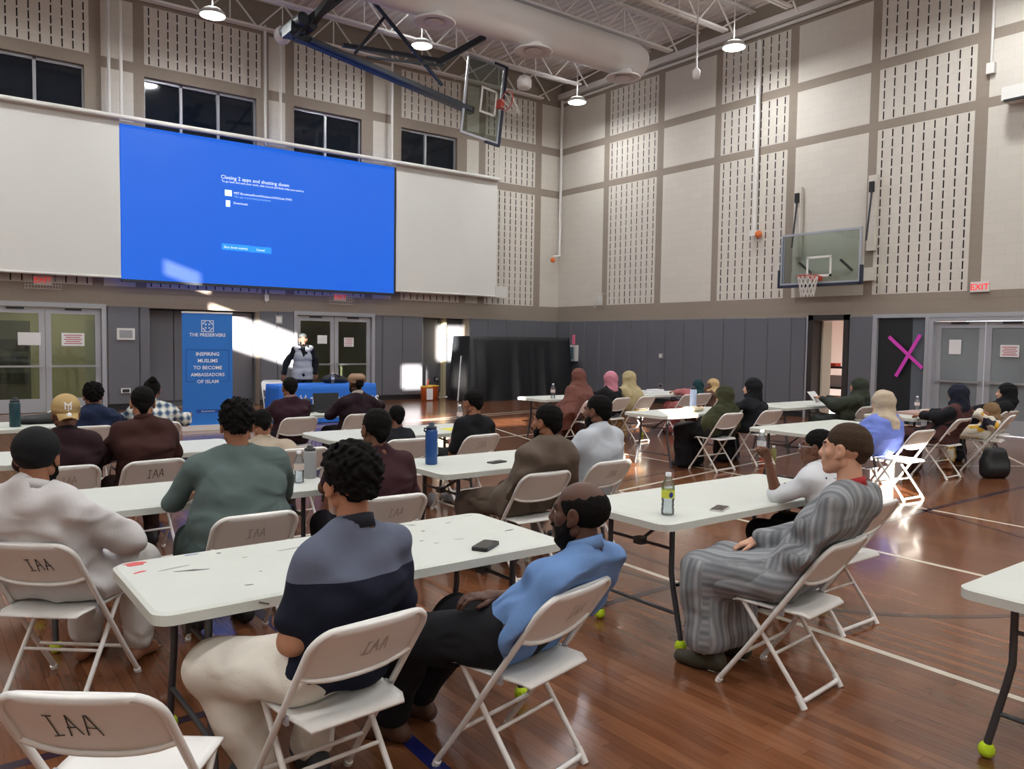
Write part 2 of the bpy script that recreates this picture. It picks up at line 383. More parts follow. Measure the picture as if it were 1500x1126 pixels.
def window(n, a, b, z0, z1, mull):
    o = struct('window_%d' % n, None, 'dark window high on the front wall above the screens'); o.location = ((a+b)/2, YA+.1, z0)
    def P(x, y, z): return (x-o.location.x, y-o.location.y, z-o.location.z)
    e = [a]+mull+[b]
    for x0, x1 in zip(e, e[1:]): G().lohi(P(x0, YA+.16, z0), P(x1, YA+.17, z1)).obj('pane', M_DGLASS, o)
    for x in e:
        G().lohi(P(x-.03 if x != a else x, YA+.10, z0), P(x+.03 if x != b else x, YA+.175, z1)).obj('mullion', M_ALU, o)
    G().lohi(P(a, YA+.10, z1-.06), P(b, YA+.178, z1)).obj('head_frame', M_ALU, o)
window(1, .57, 3.12, 5.7, 7.5, [1.35, 2.2]); window(2, 4.33, 6.88, 5.7, 7.5, [5.14, 5.99]); window(3, 7.83, 9.69, 5.7, 7.5, [8.71])
window(4, 10.89, 12.72, 5.7, 7.5, [11.72]); window(5, -3.2, -.65, 5.7, 7.5, [-2.35, -1.5])
# ---- right wall
slotB = [(15.45, 17.35), (11.32, 13.28), (7.17, 9.12), (2.95, 4.85), (-1.2, .75)]; plainB = [(17.57, 19.6), (13.48, 15.22), (9.32, 11.10), (5.05, 6.93), (.95, 2.75), (-3.2, -1.4)]
panB = [(a, b, c, d, s) for L_, s in ((slotB, True), (plainB, False)) for a, b in L_ for c, d in ((7.76, 9.06), (6.47, 7.55), (2.79, 6.28))]
doorB = [(9.59, 10.60, 0, 2.37), (5.75, 9.05, 0, 2.36)]
g = G(); holes_wall((YB-.3, YA), (0, ZC), [p[:4] for p in panB]+doorB, lambda a, b, c, d: g.lohi((XB, a, c), (XB+.3, b, d)))
wall_right = struct('wall_right', g.mesh('wall_right', M_TAUPE), 'right wall of taupe bands and cream block panels')
for a, b, c, d, s in panB: link('slotted_block_panel' if s else 'plain_block_panel', panel_mesh('panel', fB, a, b, c, d, s), wall_right)
e = [19.55-.655*i for i in range(14)]
e = [y for y in e if y > 10.75]+[10.62]
for a, b in list(zip(e[1:], e))+[(9.05, 9.59)]+[(5.7-.66*(i+1), 5.7-.66*i) for i in range(13)]: pad(wall_right, fB, a, b)
g = G()
for a, b in ((10.6, 19.57), (9.05, 9.59), (-3, 5.75)): g.lohi((XB-.03, a, 0), (XB, b, .125))
tag(g.obj('baseboard_right', M_BLACK), 'black rubber base under the right wall pads', kind='structure')
# ---- back and left walls (behind the camera): unseen, with added slits that shape the sun into patches
openB, openL = [], []
def beam(x0, x1, z0, z1, y):                               # added slit, placed so its sunbeam lands on this rectangle at depth y
    dy = y-YB; kx, kz = SUN.x/SUN.y*dy, SUN.z/SUN.y*dy
    if (x0+x1)/2-kx > XL+.6: openB.append((x0-kx, x1-kx, z0-kz, z1-kz)); return
    c = (x0+x1)/2; lz = -SUN.z/SUN.x*(c-XL); q = SUN.y/SUN.x; openL.append((y-(x1-XL)*q, y-(x0-XL)*q, z0+lz, z1+lz))
beam(5.75, 8.0, 1.25, 2.10, YA); beam(6.45, 6.95, 1.50, 1.80, 16.3); beam(10.95, 11.6, .3, .95, YA); beam(12.3, 13.25, 1.1, 2.1, YA+.4); beam(4.75, 5.6, 2.9, 3.25, YA-.2)
beam(9.2, 10.3, -.15, .2, 13.1); beam(8.2, 9.2, -.12, .2, 14.4); beam(9.75, 10.3, .02, .55, 9.35); beam(7.2, 8.1, -.18, .22, 7.8); beam(8.55, 8.75, .5, .8, 9.2)
beam(8.4, 9.05, .0, .60, 4.25)
g = G(); holes_wall((XL-.06, XB+.3), (0, ZC), openB, lambda a, b, c, d: g.lohi((a, YB-.06, c), (b, YB, d)))
struct('wall_back', g.mesh('wall_back', M_PANEL), 'back wall with added slits that shape the sunlight')
g = G(); holes_wall((YB, YA), (0, ZC), openL, lambda a, b, c, d: g.lohi((XL-.06, a, c), (XL, b, d)))
struct('wall_left', g.mesh('wall_left', M_PANEL), 'left wall with added slits that aim the sun')
# ---- floor: maple strips running toward the front wall
M_BOARD = mat('maple_board', (122, 72, 44), 0.16, spec=0.5); M_BOARDS = mat('maple_boards', (122, 72, 44), 0.16, spec=0.5)
for m, kind in ((M_BOARD, 'obj'), (M_BOARDS, 'attr')):
    nt, N, L, b = nodes(m); b.inputs['Coat Weight'].default_value = 0.25; b.inputs['Coat Roughness'].default_value = 0.08
    if kind == 'obj': src = N.new('ShaderNodeObjectInfo').outputs['Random']
    else: a_ = N.new('ShaderNodeAttribute'); a_.attribute_name = 'tone'; src = a_.outputs['Fac']
    r = ramp(nt, [(0, (112, 69, 45)), (.45, (124, 78, 51)), (.8, (133, 85, 57)), (1, (143, 94, 64))], 'LINEAR')
    geo = N.new('ShaderNodeNewGeometry'); mp = N.new('ShaderNodeMapping'); mp.inputs['Scale'].default_value = (28, 1.6, 1); nz = N.new('ShaderNodeTexNoise'); nz.inputs['Scale'].default_value = 2.0; nz.inputs['Detail'].default_value = 5
    mx = N.new('ShaderNodeMix'); mx.data_type = 'RGBA'; mx.blend_type = 'MULTIPLY'; mx.inputs['Factor'].default_value = 0.55
    rr = ramp(nt, [(.25, (185, 178, 170)), (.75, (255, 255, 255))], 'LINEAR')
    L.new(src, r.inputs[0]); L.new(geo.outputs['Position'], mp.inputs['Vector']); L.new(mp.outputs[0], nz.inputs['Vector']); L.new(nz.outputs['Fac'], rr.inputs[0])
    L.new(r.outputs[0], mx.inputs['A']); L.new(rr.outputs[0], mx.inputs['B']); L.new(mx.outputs['Result'], b.inputs['Base Color'])
    n3 = N.new('ShaderNodeTexNoise'); n3.inputs['Scale'].default_value = 0.9; n3.inputs['Detail'].default_value = 3
    mr = N.new('ShaderNodeMapRange'); mr.inputs['To Min'].default_value = 0.11; mr.inputs['To Max'].default_value = 0.24
    L.new(geo.outputs['Position'], n3.inputs['Vector']); L.new(n3.outputs['Fac'], mr.inputs['Value']); L.new(mr.outputs[0], b.inputs['Roughness'])
floor = struct('floor', G().lohi((XL-.3, YB-.3, -.15), (XB+1.5, YA+4, -.012)).mesh('floor', mat('floor_bed', (112, 66, 40), 0.3)), 'polished brown maple gym floor')
BW = 0.0572; cells = []
x = -3.0; rr_ = random.Random(3)
while x < XB:
    y = -1.5-rr_.random()
    while y < YA:
        ln = rr_.uniform(.45, 1.7); y1 = min(y+ln, YA); cells.append((x, min(x+BW, XB), y, y1)); y += ln
    x += BW
def inview(c):
    p = Vector(((c[0]+c[1])/2, (c[2]+c[3])/2, -CAMH)); d = p.dot(_f)
    if d < .8: return None
    px, py = 750+FPX*p.dot(_r)/d, 563-FPX*p.dot(_u)/d
    return d if (-60 < px < 1560 and py < 1200) else None
vis = sorted([(inview(c), c) for c in cells if inview(c)], key=lambda t: t[0]); near = set(c for _, c in vis[:290])
def board(g, c, e=.0007): g.lohi((c[0]+e, c[2]+e, -.012), (c[1]-e, c[3]-e, 0))
cache = {}
for c in near:
    ln = round(c[3]-c[2], 1)
    if ln not in cache: gg = G(); gg.lohi((-BW/2+.0006, -ln/2+.0006, -.012), (BW/2-.0006, ln/2-.0006, 0)); cache[ln] = gg.mesh('floor_board', M_BOARD)
    o = link('floor_board', cache[ln], floor, ((c[0]+c[1])/2, (c[2]+c[3])/2, 0)); o.scale = ((c[1]-c[0])/BW, (c[3]-c[2])/ln, 1)
rest = [c for c in cells if c not in near]; V = []; 
for c in rest: V += [(c[0]+.0007, c[2]+.0007, 0), (c[1]-.0007, c[2]+.0007, 0), (c[1]-.0007, c[3]-.0007, 0), (c[0]+.0007, c[3]-.0007, 0)]
Q = np.arange(len(V)).reshape(-1, 4); me = np_mesh('floor_boards', np.array(V), Q, M_BOARDS, False)
at = me.attributes.new('tone', 'FLOAT', 'FACE'); at.data.foreach_set('value', RNG.random(len(Q)).astype(np.float32))
tag(link('floor_boards', me, floor), kind='stuff')
LW = mat('line_white', (214, 206, 190), 0.2); LK = mat('line_black', (28, 26, 30), 0.2); LBL = mat('line_blue', (32, 36, 96), 0.2); LG = mat('line_grey', (74, 66, 64), 0.2); LP = mat('line_plum', (52, 38, 52), 0.2)
def line(pts, wd, m):
    P = [Vector((*p, 0)) for p in pts]; V = []; F = []
    for i, p in enumerate(P):
        t = (P[min(i+1, len(P)-1)]-P[max(i-1, 0)]).normalized(); n = Vector((-t.y, t.x, 0))*wd/2
        for z in (.0004, .0012): V += [p+n+Vector((0, 0, z)), p-n+Vector((0, 0, z))]
    for i in range(len(P)-1):
        a, b = 4*i, 4*i+4
        F += [(a+2, a+3, b+3, b+2), (a, a+2, b+2, b), (a+1, b+1, b+3, a+3)]
    g = G(); g.add(V, F); g.obj('court_line', m, floor)
def arc(cx, cy, r, a0, a1, n=28): return [(cx+r*math.cos(math.radians(a0+(a1-a0)*i/n)), cy+r*math.sin(math.radians(a0+(a1-a0)*i/n))) for i in range(n+1)]
line([(4.18, .2), (4.24, 2.8), (4.31, 4.6), (4.4, 8.6)], .05, LW); line([(6.24, .4), (6.29, 3.5), (6.4, 9)], .05, LW); line([(8.15, .6), (8.42, 4.5), (8.6, 9)], .05, LW)
line([(-1.5, 3.55), (1.3, 3.58), (4.5, 3.66), (8, 3.88), (14, 3.9)], .06, LP); line([(1.55, .6), (1.64, 3.0), (1.75, 8.5)], .07, LBL)
line(arc(6.6, 4.2, 2.45, 180, 285), .05, LG); line([(4.62, 5.2), (4.52, 3.65)], .05, LG)
line([(5.6, 6.23), (6.58, 6.43), (9.48, 6.88), (11.6, 7.25)], .05, LW); line([(5.6, 6.6), (7.6, 6.95), (11.6, 7.55)], .04, LP)
line([(8.31, 4.4), (8.3, 3.97), (8.12, 3.4), (7.84, 2.8), (7.4, 2.1)], .045, LP)
line([(2, 14.3), (8.04, 14.35), (12.5, 15.2), (15.5, 15.6)], .05, LW); line([(5, 14.0), (9.16, 14.3), (12, 14.8), (15.5, 15.1)], .05, LW); line([(5.5, 11.0), (8.2, 11.1), (9.4, 11.3), (14, 11.6)], .05, LW)
line([(9.0, 12.6), (8.39, 10.49), (7.8, 8.8)], .05, LW); line([(12.6, 4.5), (14.2, 5.6), (15.5, 6.3)], .05, LW); line([(11.7, 5.2), (12.7, 4.55), (14, 3.6)], .05, LW)
# ---- ceiling: ribbed deck, open-web joists
prof = []; x = XL
while x < XB+.3: prof += [(x, ZC-.0), (x+.07, ZC), (x+.09, ZC+.05), (x+.20, ZC+.05), (x+.22, ZC)]; x += .22
V = [(x, y, z) for y in (YB-.3, YA+.3) for x, z in prof]; n = len(prof)
ceiling = struct('ceiling', np_mesh('ceiling', np.array(V), np.array([(i, i+1, n+i+1, n+i) for i in range(n-1)]), M_CEIL, False), 'white ribbed steel roof deck')
G().lohi((XL-.3, YB-.3, ZC+.08), (XB+.3, YA+.3, ZC+.2)).obj('roof_slab', M_CEIL, ceiling)
g = G(); zb, zt = 9.07, ZC-.05
for s in (-.05, .05):
    g.lohi((XL, s-.035, zt-.05), (XB, s+.035, zt)); g.lohi((XL+1.2, s-.035, zb), (15.6, s+.035, zb+.05))
gw = G(); x = XL+1.2; k = 0
while x < 15.2:
    gw.bar((x, 0, zb+.02), (x+.65, 0, zt-.02), .035, .035); gw.bar((x+.65, 0, zt-.02), (x+1.3, 0, zb+.02), .035, .035); gw.bar((x+.65, 0, zt), (x+.65, 0, zb), .028, .028) if k % 2 else None
    x += 1.3; k += 1
gw.bar((15.4, 0, zb+.03), (16.5, 0, zt-.05), .035, .035); mj, mw = g.mesh('joist', M_CEIL), gw.mesh('web', M_CEIL)
y = 19.3
while y > YB:
    j = link('roof_joist', mj, ceiling, (0, y, 0)); link('joist_web', mw, j); y -= 1.72
g = G()
for yy in (17.0, 11.6): pass
for xx in (2.0, 7.5, 12.6): g.lohi((xx-.02, YB, zb+.05), (xx+.02, YA, zb+.08))
g.obj('bridging_rod', M_CEIL, ceiling)
g = G().lohi((XB-.14, YB, 9.28), (XB, YA, 9.45)); g.obj('ledger_beam', M_CEIL, ceiling)
# ---- high-bay lamps: the four in view and the rest of their grid
gl = G().lathe([(.06, .15), (.17, .13), (.25, .05), (.26, 0.0)], 24)
me_house = gl.mesh('housing', M_WHITE); me_lens = G().lathe([(.24, -.004), (.24, .004)], 24).mesh('lens', mat('lamp_lens', (255, 252, 244), 0.5, emit=30))
k = 0
lampname = {0: 'over the dark windows left of the hanging goal', 1: 'just behind the hanging hoop frame', 2: 'in front of the corner of the two block walls', 3: 'in front of the slotted panels of the right wall'}
for i, (lx, ly, lz) in enumerate([(5.05, 16.95, 8.2), (9.9, 16.85, 8.68), (14.88, 16.87, 8.3), (14.85, 11.58, 8.3)]+[(xx, yy, 8.35) for yy in (11.6, 6.3, 1.0, -3.2) for xx in (-5, 0.1, 5.0, 9.95, 14.86) if not (yy == 11.6 and xx > 14)]+[(0.1, 16.9, 8.35), (-5, 16.9, 8.35)]):
    t = thing('highbay_lamp', 'round white LED high-bay lamp '+lampname[i] if i < 4 else 'round white LED high-bay lamp over the rear and window side of the hall', 'lamp', (lx, ly, lz), 0, 'LED high-bay lamps under the roof')
    link('housing', me_house, t); link('lens', me_lens, t)
    ld = bpy.data.lights.new('lamp_light', 'AREA'); ld.shape = 'DISK'; ld.size = .46; ld.energy = LAMP_POWER; ld.color = (.96, .985, 1)
    lo = bpy.data.objects.new('lamp_light', ld); COL.objects.link(lo); lo.parent = t; lo.location = (0, 0, -.012)
    lu = bpy.data.lights.new('added_roof_fill', 'POINT'); lu.energy = LAMP_POWER*.2; lu.shadow_soft_size = .12; lu.color = (.96, .985, 1); lo = bpy.data.objects.new('added_roof_fill', lu); COL.objects.link(lo); lo.parent = t; lo.location = (0, 0, .3)  # added fill light above each housing, only brightens the roof deck
    G().tube([(0, 0, .1), (0, 0, ZC-lz-.01)], .012, 6).obj('drop_rod', M_CEIL, t)
# ================================================================== FIXTURES
# ---- round supply duct with three diffusers
t = thing('air_duct', 'fat round white air duct hung under the roof joists', 'duct', (0, 14.0, 8.5))
g = G().tube([(x, 0, 0) for x in (-9.5, -4, 0, 4, 8, 10, 12, 13.6, 14.1, 14.35)], [.42]*8+[.40, .33], 28); g.obj('duct_run', M_DUCT, t)
for x in (5.9, 8.4, 9.7, 11.3, 12.5, 13.2): G().tube([(x-.012, 0, 0), (x+.012, 0, 0)], .428, 28, caps=False).obj('duct_seam', M_DUCT, t)
for x in (.6, 3.2, 5.9, 8.48, 11.0, 13.75):
    d = G().lathe([(.20, -.28), (.22, -.42), (.40, -.47), (.43, -.50), (.40, -.515), (.26, -.49), (.20, -.47)], 28, (x, -.05, 0)).obj('diffuser', M_DUCT, t)
    G().lathe([(.0, -.50), (.12, -.505), (.13, -.49), (.0, -.47)], 20, (x, -.05, 0)).lathe([(.16, -.50), (.2, -.51), (.2, -.495), (.16, -.485)], 20, (x, -.05, 0)).obj('diffuser_ring', M_DUCT, d)
for x in (2, 7, 12): G().tube([(x, .3, .3), (x, .3, .6)], .01, 6).obj('hanger_rod', M_CEIL, t)
# ---- ceiling-hung goal, swung up on its side
def backboard(parent, wd, ht, f, pad_m, target=True):
    """glass board in a frame; f maps (across, up, out) to local metres"""
    def bx(nm, m, lo, hi):
        g = G(); c = [f(a, b, d) for d in (lo[2], hi[2]) for b in (lo[1], hi[1]) for a in (lo[0], hi[0])]
        g.add(c, [(0, 2, 3, 1), (4, 5, 7, 6), (0, 1, 5, 4), (2, 6, 7, 3), (0, 4, 6, 2), (1, 3, 7, 5)]); return g.obj(nm, m, parent)
    h, k = wd/2, .05
    bx('board_glass', M_GLASS, (-h+k, k, -.008), (h-k, ht-k, .004))
    for lo, hi in (((-h, 0), (h, k)), ((-h, ht-k), (h, ht)), ((-h, k), (-h+k, ht-k)), ((h-k, k), (h, ht-k))): bx('board_frame', M_ALU, (*lo, -.03), (*hi, .012))
    w2, t2 = .305, .05
    for lo, hi in (((-w2, .16), (w2, .16+t2)), ((-w2, .57), (w2, .57+t2)), ((-w2, .16), (-w2+t2, .6)), ((w2-t2, .16), (w2, .6))): bx('target_square', M_WHITE, (*lo, .004), (*hi, .010))
    for lo, hi in (((-h-.03, -.05), (h+.03, .01)), ((-h-.04, -.05), (-h+.005, .36)), ((h-.005, -.05), (h+.04, .36))): bx('edge_pad', pad_m, (*lo, -.045), (*hi, .04))
    n = 28; ring = [f(.229*math.cos(2*PI*i/n), .155, .18+.229+.229*math.sin(2*PI*i/n)) for i in range(n)]
    G().tube(ring, .011, 8, closed=True).obj('rim', M_RED, parent)
    bx('rim_bracket', M_RED, (-.10, .07, .01), (.10, .165, .20))
M_NAVYPAD = mat('navy_pad', (34, 42, 62), 0.6)
def net(parent, c, down, rr=.22, L_=.42, tr=.008):
    g = G(); c = Vector(c)
    for k in range(12):
        for s in (1, -1):
            pts = []
            for i in range(6):
                u = i/5; a = 2*PI*(k/12+s*u*.17); r = rr*(1-.48*u+.12*u*u); pts.append(c+Vector((r*math.cos(a), r*math.sin(a), -L_*u)))
            g.tube(pts, tr, 4, caps=False)
    return g.obj('net', M_NET, parent)
tilt = math.radians(6.5)
bc = at_y(708, 146, 15.5)
t = thing('hanging_goal', 'ceiling-hung basketball goal swung up on a dark folding mast', 'basketball hoop', bc)
ax = Vector((math.sin(tilt), 0, math.cos(tilt))); up = Vector((-math.cos(tilt), 0, math.sin(tilt)))
fh = lambda a, b, d: (ax*a + up*(b-.535) + Vector((0, -1, 0))*d)
backboard(t, 1.83, 1.07, fh, M_NAVYPAD)
rc = fh(0, .155, .41); g = G()
for k in range(9):                                          # net hanging limp from the upright rim
    a = math.radians(-160+40*k); p = rc+ax*.22*math.sin(a)+Vector((0, -1, 0))*.22*math.cos(a)
    q = rc+Vector((.25+.03*k % .1, -.05, -.18-.05*(k % 3))); mid = (Vector(p)+q)/2+Vector((.05, 0, -.05)); g.tube([p, mid, q+Vector((.02*k-.08, 0, -.02*(k % 4)))], .009, 4)
g.obj('net', M_NET, t)
def MP(px, py, y=15.72): return at_y(px, py, y)-Vector(bc)
G().bar(MP(432, 52), MP(692, 163), .17, .15).obj('mast', M_STEELD, t)
G().bar(MP(455, 58, 15.5), MP(690, 160, 15.5), .09, .09).obj('mast', M_STEELD, t)
for a, b, y in (((545, 0), (648, 125), 15.6), ((520, 78), (563, 25), 15.7)): G().bar(MP(*a, y), MP(*b, y), .06, .06).obj('brace', M_STEELD, t)
for a, b, y, r in (((502, 66), (654, 90), 15.9, .05), ((538, 84), (650, 96), 15.5, .03)): G().bar(MP(*a, y), MP(*b, y), r*1.6, r*1.6).obj('brace', M_STEELD, t)
G().bar(MP(640, 93, 15.9), MP(710, 54, 15.4), .11, .13).obj('actuator', M_STEELD, t)
for a, b in (((428, 50), (520, -22)), ((448, 45), (490, -10))): G().bar(MP(*a, 15.6), MP(*b, 14.6), .13, .13).obj('hanger_post', M_STEELD, t)
hb = MP(430, 45); G().box(hb, (.3, .5, .2)).tube([hb+Vector((0, -.5, .1)), hb+Vector((0, .5, .1))], .12, 12).tube([hb+Vector((.25, -.4, .05)), hb+Vector((.25, .4, .05))], .09, 12).obj('pivot_clamp', M_STEELD, t)
# ---- pendant loudspeaker, dome camera on a drop pipe
p = at_y(768, 120, 15.0)
t = thing('pendant_speaker', 'white drum loudspeaker hanging behind the hoop net', 'speaker', p)
G().lathe([(.0, -.16), (.13, -.16), (.165, -.12), (.17, .04), (.12, .12), (.03, .16)], 20).obj('drum', M_DUCT, t); G().tube([(0, 0, .15), (0, 0, ZC-p.z-.75)], .012, 6).obj('hanger_rod', M_CEIL, t)
p = at_y(414, 52, 17.5)
tag(G().sphere(p, .19, 16).tube([p+Vector((0, 0, .15)), p+Vector((0, 0, 1.2))], .01, 6).obj('ball_pendant', M_DUCT), 'small white ball pendant beside the mast pivot', 'pendant')
p = at_x(1020, 108, 13.6)
t = thing('drop_camera', 'white dome camera on a thin drop pipe under a joist', 'camera', p)
G().lathe([(.0, -.12), (.06, -.1), (.085, -.04), (.085, .06), (.05, .1), (.02, .14)], 16).obj('dome', M_WHITE, t); G().tube([(0, 0, .12), (0, 0, ZC-.01-p.z)], .02, 8).obj('pipe', M_WHITE, t)
# ---- screens on a ceiling-hung rail
M_SCR = mat('led_blue', (0, 106, 240), 0.5, emit=1.12); M_SCRT = mat('screen_text', (214, 232, 255), 0.5, emit=1.0); M_SCRD = mat('screen_text_dim', (130, 185, 250), 0.5, emit=0.8); M_BTN = mat('screen_button', (34, 138, 246), 0.5, emit=0.9)
M_CLOTH = mat('projection_cloth', (222, 221, 216), 0.85, bump=0.04, bscale=2)
YS = 19.25
t = thing('led_screen', 'huge LED screen showing a plain blue shutdown message', 'screen', (7.2, YS, 2.95))
sx0, sx1, sz0, sz1 = 3.82*YS/YA, 10.68*YS/YA, CAMH+(2.95-CAMH)*YS/YA, CAMH+(6.38-CAMH)*YS/YA
keep(G().lohi((sx0, YS, sz0), (sx1, YS+.1, sz1)).obj('screen_face', M_SCR), t)
keep(G().lohi((sx0, YS-.005, sz0-.06), (sx1, YS+.12, sz0)).lohi((sx1, YS-.005, sz0-.06), (sx1+.05, YS+.12, sz1)).obj('screen_frame', M_STEELD), t)
def scr(px, py): return at_y(px, py, YS-.006)
def stext(s, px, py, size, m=M_SCRT, al='LEFT'): o = text_on('screen_text', s, size, m, scr(px, py), 'A', None, al); keep(o, t)
M_SCR.node_tree.nodes['Principled BSDF'].inputs['Base Color'].default_value = (.004, .01, .03, 1)
stext('Closing 2 apps and shutting down', 323.5, 261, .122); stext('To go back and save your work, click Cancel and finish what you need to.', 324.5, 266, .068)
stext('MST BroadcastEventWindow.A10XCode.TWX', 342.5, 284, .074); stext('This app is preventing shutdown.', 342.5, 289, .068, M_SCRD); stext('Downloads', 342, 298.5, .074)
for (px, py), (w_, h_), m in (((334.5, 282.5), (.16, .14), M_SCRT), ((334, 298), (.1, .15), M_SCRT)): c = scr(px, py); keep(G().box(c, (w_, .006, h_)).obj('screen_icon', m), t)
for (px, py), w_, s in (((345.5, 362.5), .66, 'Shut down anyway'), ((381.5, 366), .54, 'Cancel')):
    c = scr(px, py); keep(G().box(c, (w_, .004, .15)).obj('screen_button', M_BTN), t); o = text_on('screen_text', s, .075, M_SCRT, c+Vector((0, -.006, -.03)), 'A'); keep(o, t)
def cloth_screen(label, x0, x1, z0, z1):
    t = thing('projection_screen', label, 'screen', ((x0+x1)/2, YS, z0)); n = 24; V = []
    for j in range(9):
        for i in range(n+1): V.append(((x1-x0)*(i/n-.5), .012*math.sin(i*.9+j*.6)*math.sin(j*.4), (z1-z0)*j/8))
    me = np_mesh('sheet', np.array(V), np.array([(j*(n+1)+i, j*(n+1)+i+1, (j+1)*(n+1)+i+1, (j+1)*(n+1)+i) for j in range(8) for i in range(n)]), M_CLOTH); link('sheet', me, t)
    G().tube([((x0-x1)/2, 0, 0), ((x1-x0)/2, 0, 0)], .03, 8).obj('bottom_bar', M_WHITE, t); G().tube([((x0-x1)/2, 0, z1-z0), ((x1-x0)/2, 0, z1-z0)], .03, 8).obj('top_bar', M_WHITE, t)
kk = YS/YA; cz = lambda z: CAMH+(z-CAMH)*kk
cloth_screen('blank pale projection sheet left of the blue screen', -2.0, 3.80*kk, cz(2.98), cz(6.46)); cloth_screen('blank pale projection sheet right of the blue screen', 10.75*kk, 14.17*kk, cz(3.02), cz(6.46))
keep(G().box((14.35*kk, YS, cz(3.16)), (.42, .04, .34)).obj('winch_cover', M_WHITE), [o for o in bpy.data.objects if o.name.startswith('projection_screen')][1])
t = thing('screen_rail', 'long white pipe rail above the three screens with drop pipes', 'rail', (7, YS-.12, 6.5))
a, b = at_y(-160, 115.5, YS-.12), at_y(732, 262.7, YS-.12); keep(G().tube([a, b], .055, 10).obj('rail_pipe', M_WHITE), t)
for px, py, dy in ((178, 171, .0), (411, 209, 0), (574, 236, 0), (732, 262, 0), (393, 207, .2), (163, 169, .2)):
    p = at_y(px, py, YS-.12); keep(G().tube([p+Vector((0, dy, -.05)), p+Vector((0, dy, 9.2-p.z))], .035 if px != 732 else .012, 8).obj('drop_pipe', M_WHITE), t)
# ---- double doors of the front wall, corridor behind
g = G().lohi((-2, YA+3.2, 0), (12.5, YA+3.3, 3)).lohi((-2, YA+.3, 2.9), (12.5, YA+3.3, 3.0)).lohi((-2.1, YA+.3, 0), (-2, YA+3.3, 3)).lohi((12.5, YA+.3, 0), (12.6, YA+3.3, 3))
tag(g.obj('wall_corridor', M_CREAM), 'cream corridor behind the glass doors', kind='structure')
tag(G().lohi((-2, YA+.3, -.1), (12.5, YA+3.3, -.005)).obj('floor_corridor', mat('corridor_tile', (176, 166, 140), 0.4)), 'pale corridor floor behind the glass doors', kind='structure')
cab = thing('corridor_cabinet', 'grey shelving unit seen through the left glass doors', 'cabinet', (1.75, YA+2.9, 0))
G().lohi((-.9, -.25, 0), (.55, .25, 2.0)).obj('body', mat('cab_grey', (112, 112, 100), 0.7), cab)
for z in (.5, .9, 1.3): G().lohi((-.1, -.27, z), (.5, -.25, z+.25)).obj('drawer', mat('cab_dark', (66, 68, 64), 0.6), cab)
for i, x in enumerate((.2, 3.0)):
    ld = bpy.data.lights.new('corridor_light', 'AREA'); ld.size = .6; ld.energy = (14, 30)[i]; ld.color = (1, .95, .82); lo = bpy.data.objects.new('corridor_light', ld); COL.objects.link(lo); lo.location = (x, YA+1.7, 2.85)
def leaf(parent, f, u0, u1, z1, pane_m, bar=True, frame=.11):
    def bx(nm, m, lo, hi, par):
        g = G(); c = [f(a, d, b) for d in (lo[1], hi[1]) for b in (lo[2], hi[2]) for a in (lo[0], hi[0])]
        g.add(c, [(0, 2, 3, 1), (4, 5, 7, 6), (0, 1, 5, 4), (2, 6, 7, 3), (0, 4, 6, 2), (1, 3, 7, 5)]); return keep(g.obj(nm, m), par) if par is parent else keep_child(g.obj(nm, m), par, parent)
    def keep_child(o, par, root): o.parent = par; return o
    L_ = bx('door_leaf', M_ALU, (u0, .06, .01), (u0+frame, .11, z1), parent)
    o = L_
    for lo, hi in (((u1-frame, .06, .01), (u1, .11, z1)), ((u0+frame, .06, .01), (u1-frame, .11, .3)), ((u0+frame, .06, z1-.13), (u1-frame, .11, z1))): bx('door_stile', M_ALU, lo, hi, o)
    bx('pane', pane_m, (u0+frame, .08, .3), (u1-frame, .088, z1-.13), o)
    if bar: bx('push_bar', mat('bar_steel', (190, 192, 196), 0.3, metal=0.8), (u0+.04, -.02, .98), (u1-.04, .03, 1.02), o)
    bx('closer', M_STEELD, ((u0+u1)/2-.16, .02, z1-.05), ((u0+u1)/2+.16, .07, z1-.01), o)
def double_door(n, f, u0, u1, z1, label, pane_m):
    o = struct('door_%d' % n, None, label); o.location = f((u0+u1)/2, 0, 0)
    for lo, hi in (((u0, z1-.10), (u1, z1)), ((u0, 0), (u0+.09, z1-.1)), ((u1-.09, 0), (u1, z1-.1))):
        c = [f(a, d, b) for d in (-.04, .2) for b in (lo[1], hi[1]) for a in (lo[0], hi[0])]; g = G(); g.add(c, [(0, 2, 3, 1), (4, 5, 7, 6), (0, 1, 5, 4), (2, 6, 7, 3), (0, 4, 6, 2), (1, 3, 7, 5)]); keep(g.obj('door_frame', M_ALU), o)
    m = (u0+u1)/2
    leaf(o, f, u0+.1, m-.006, z1-.11, pane_m); leaf(o, f, m+.006, u1-.1, z1-.11, pane_m)
    return o
double_door(1, fA, 1.13, 3.48, 2.37, 'aluminium double glass door under the pale left sheet', M_GLASS)
double_door(2, fA, 7.81, 10.10, 2.37, 'aluminium double glass door beside the speaker', M_GLASS)
M_FILM = mat('plastic_film', (128, 134, 138), 0.35, bump=0.5, bscale=3.0, var=0.25, vscale=1.6)
double_door(3, fB, 5.78, 7.86, 2.30, 'aluminium double door masked with plastic film on the right wall', M_FILM)
sf = struct('window_6', None, 'sidelight window covered with dark film and a pink tape cross'); sf.location = (XB, 8.45, 0)
for lo, hi in (((5.75, 2.28), (9.05, 2.36)), ((8.95, 0), (9.05, 2.28)), ((7.86, 0), (7.93, 2.28)), ((5.72, 0), (5.79, 2.28))): keep(G().lohi((XB-.05, lo[0], lo[1]), (XB+.15, hi[0], hi[1])).obj('window_frame', M_ALU), sf)
keep(G().lohi((XB+.03, 8.22, .05), (XB+.05, 8.95, 2.28)).obj('pane', mat('black_film', (38, 41, 43), 0.3, bump=0.4, bscale=3)), sf)
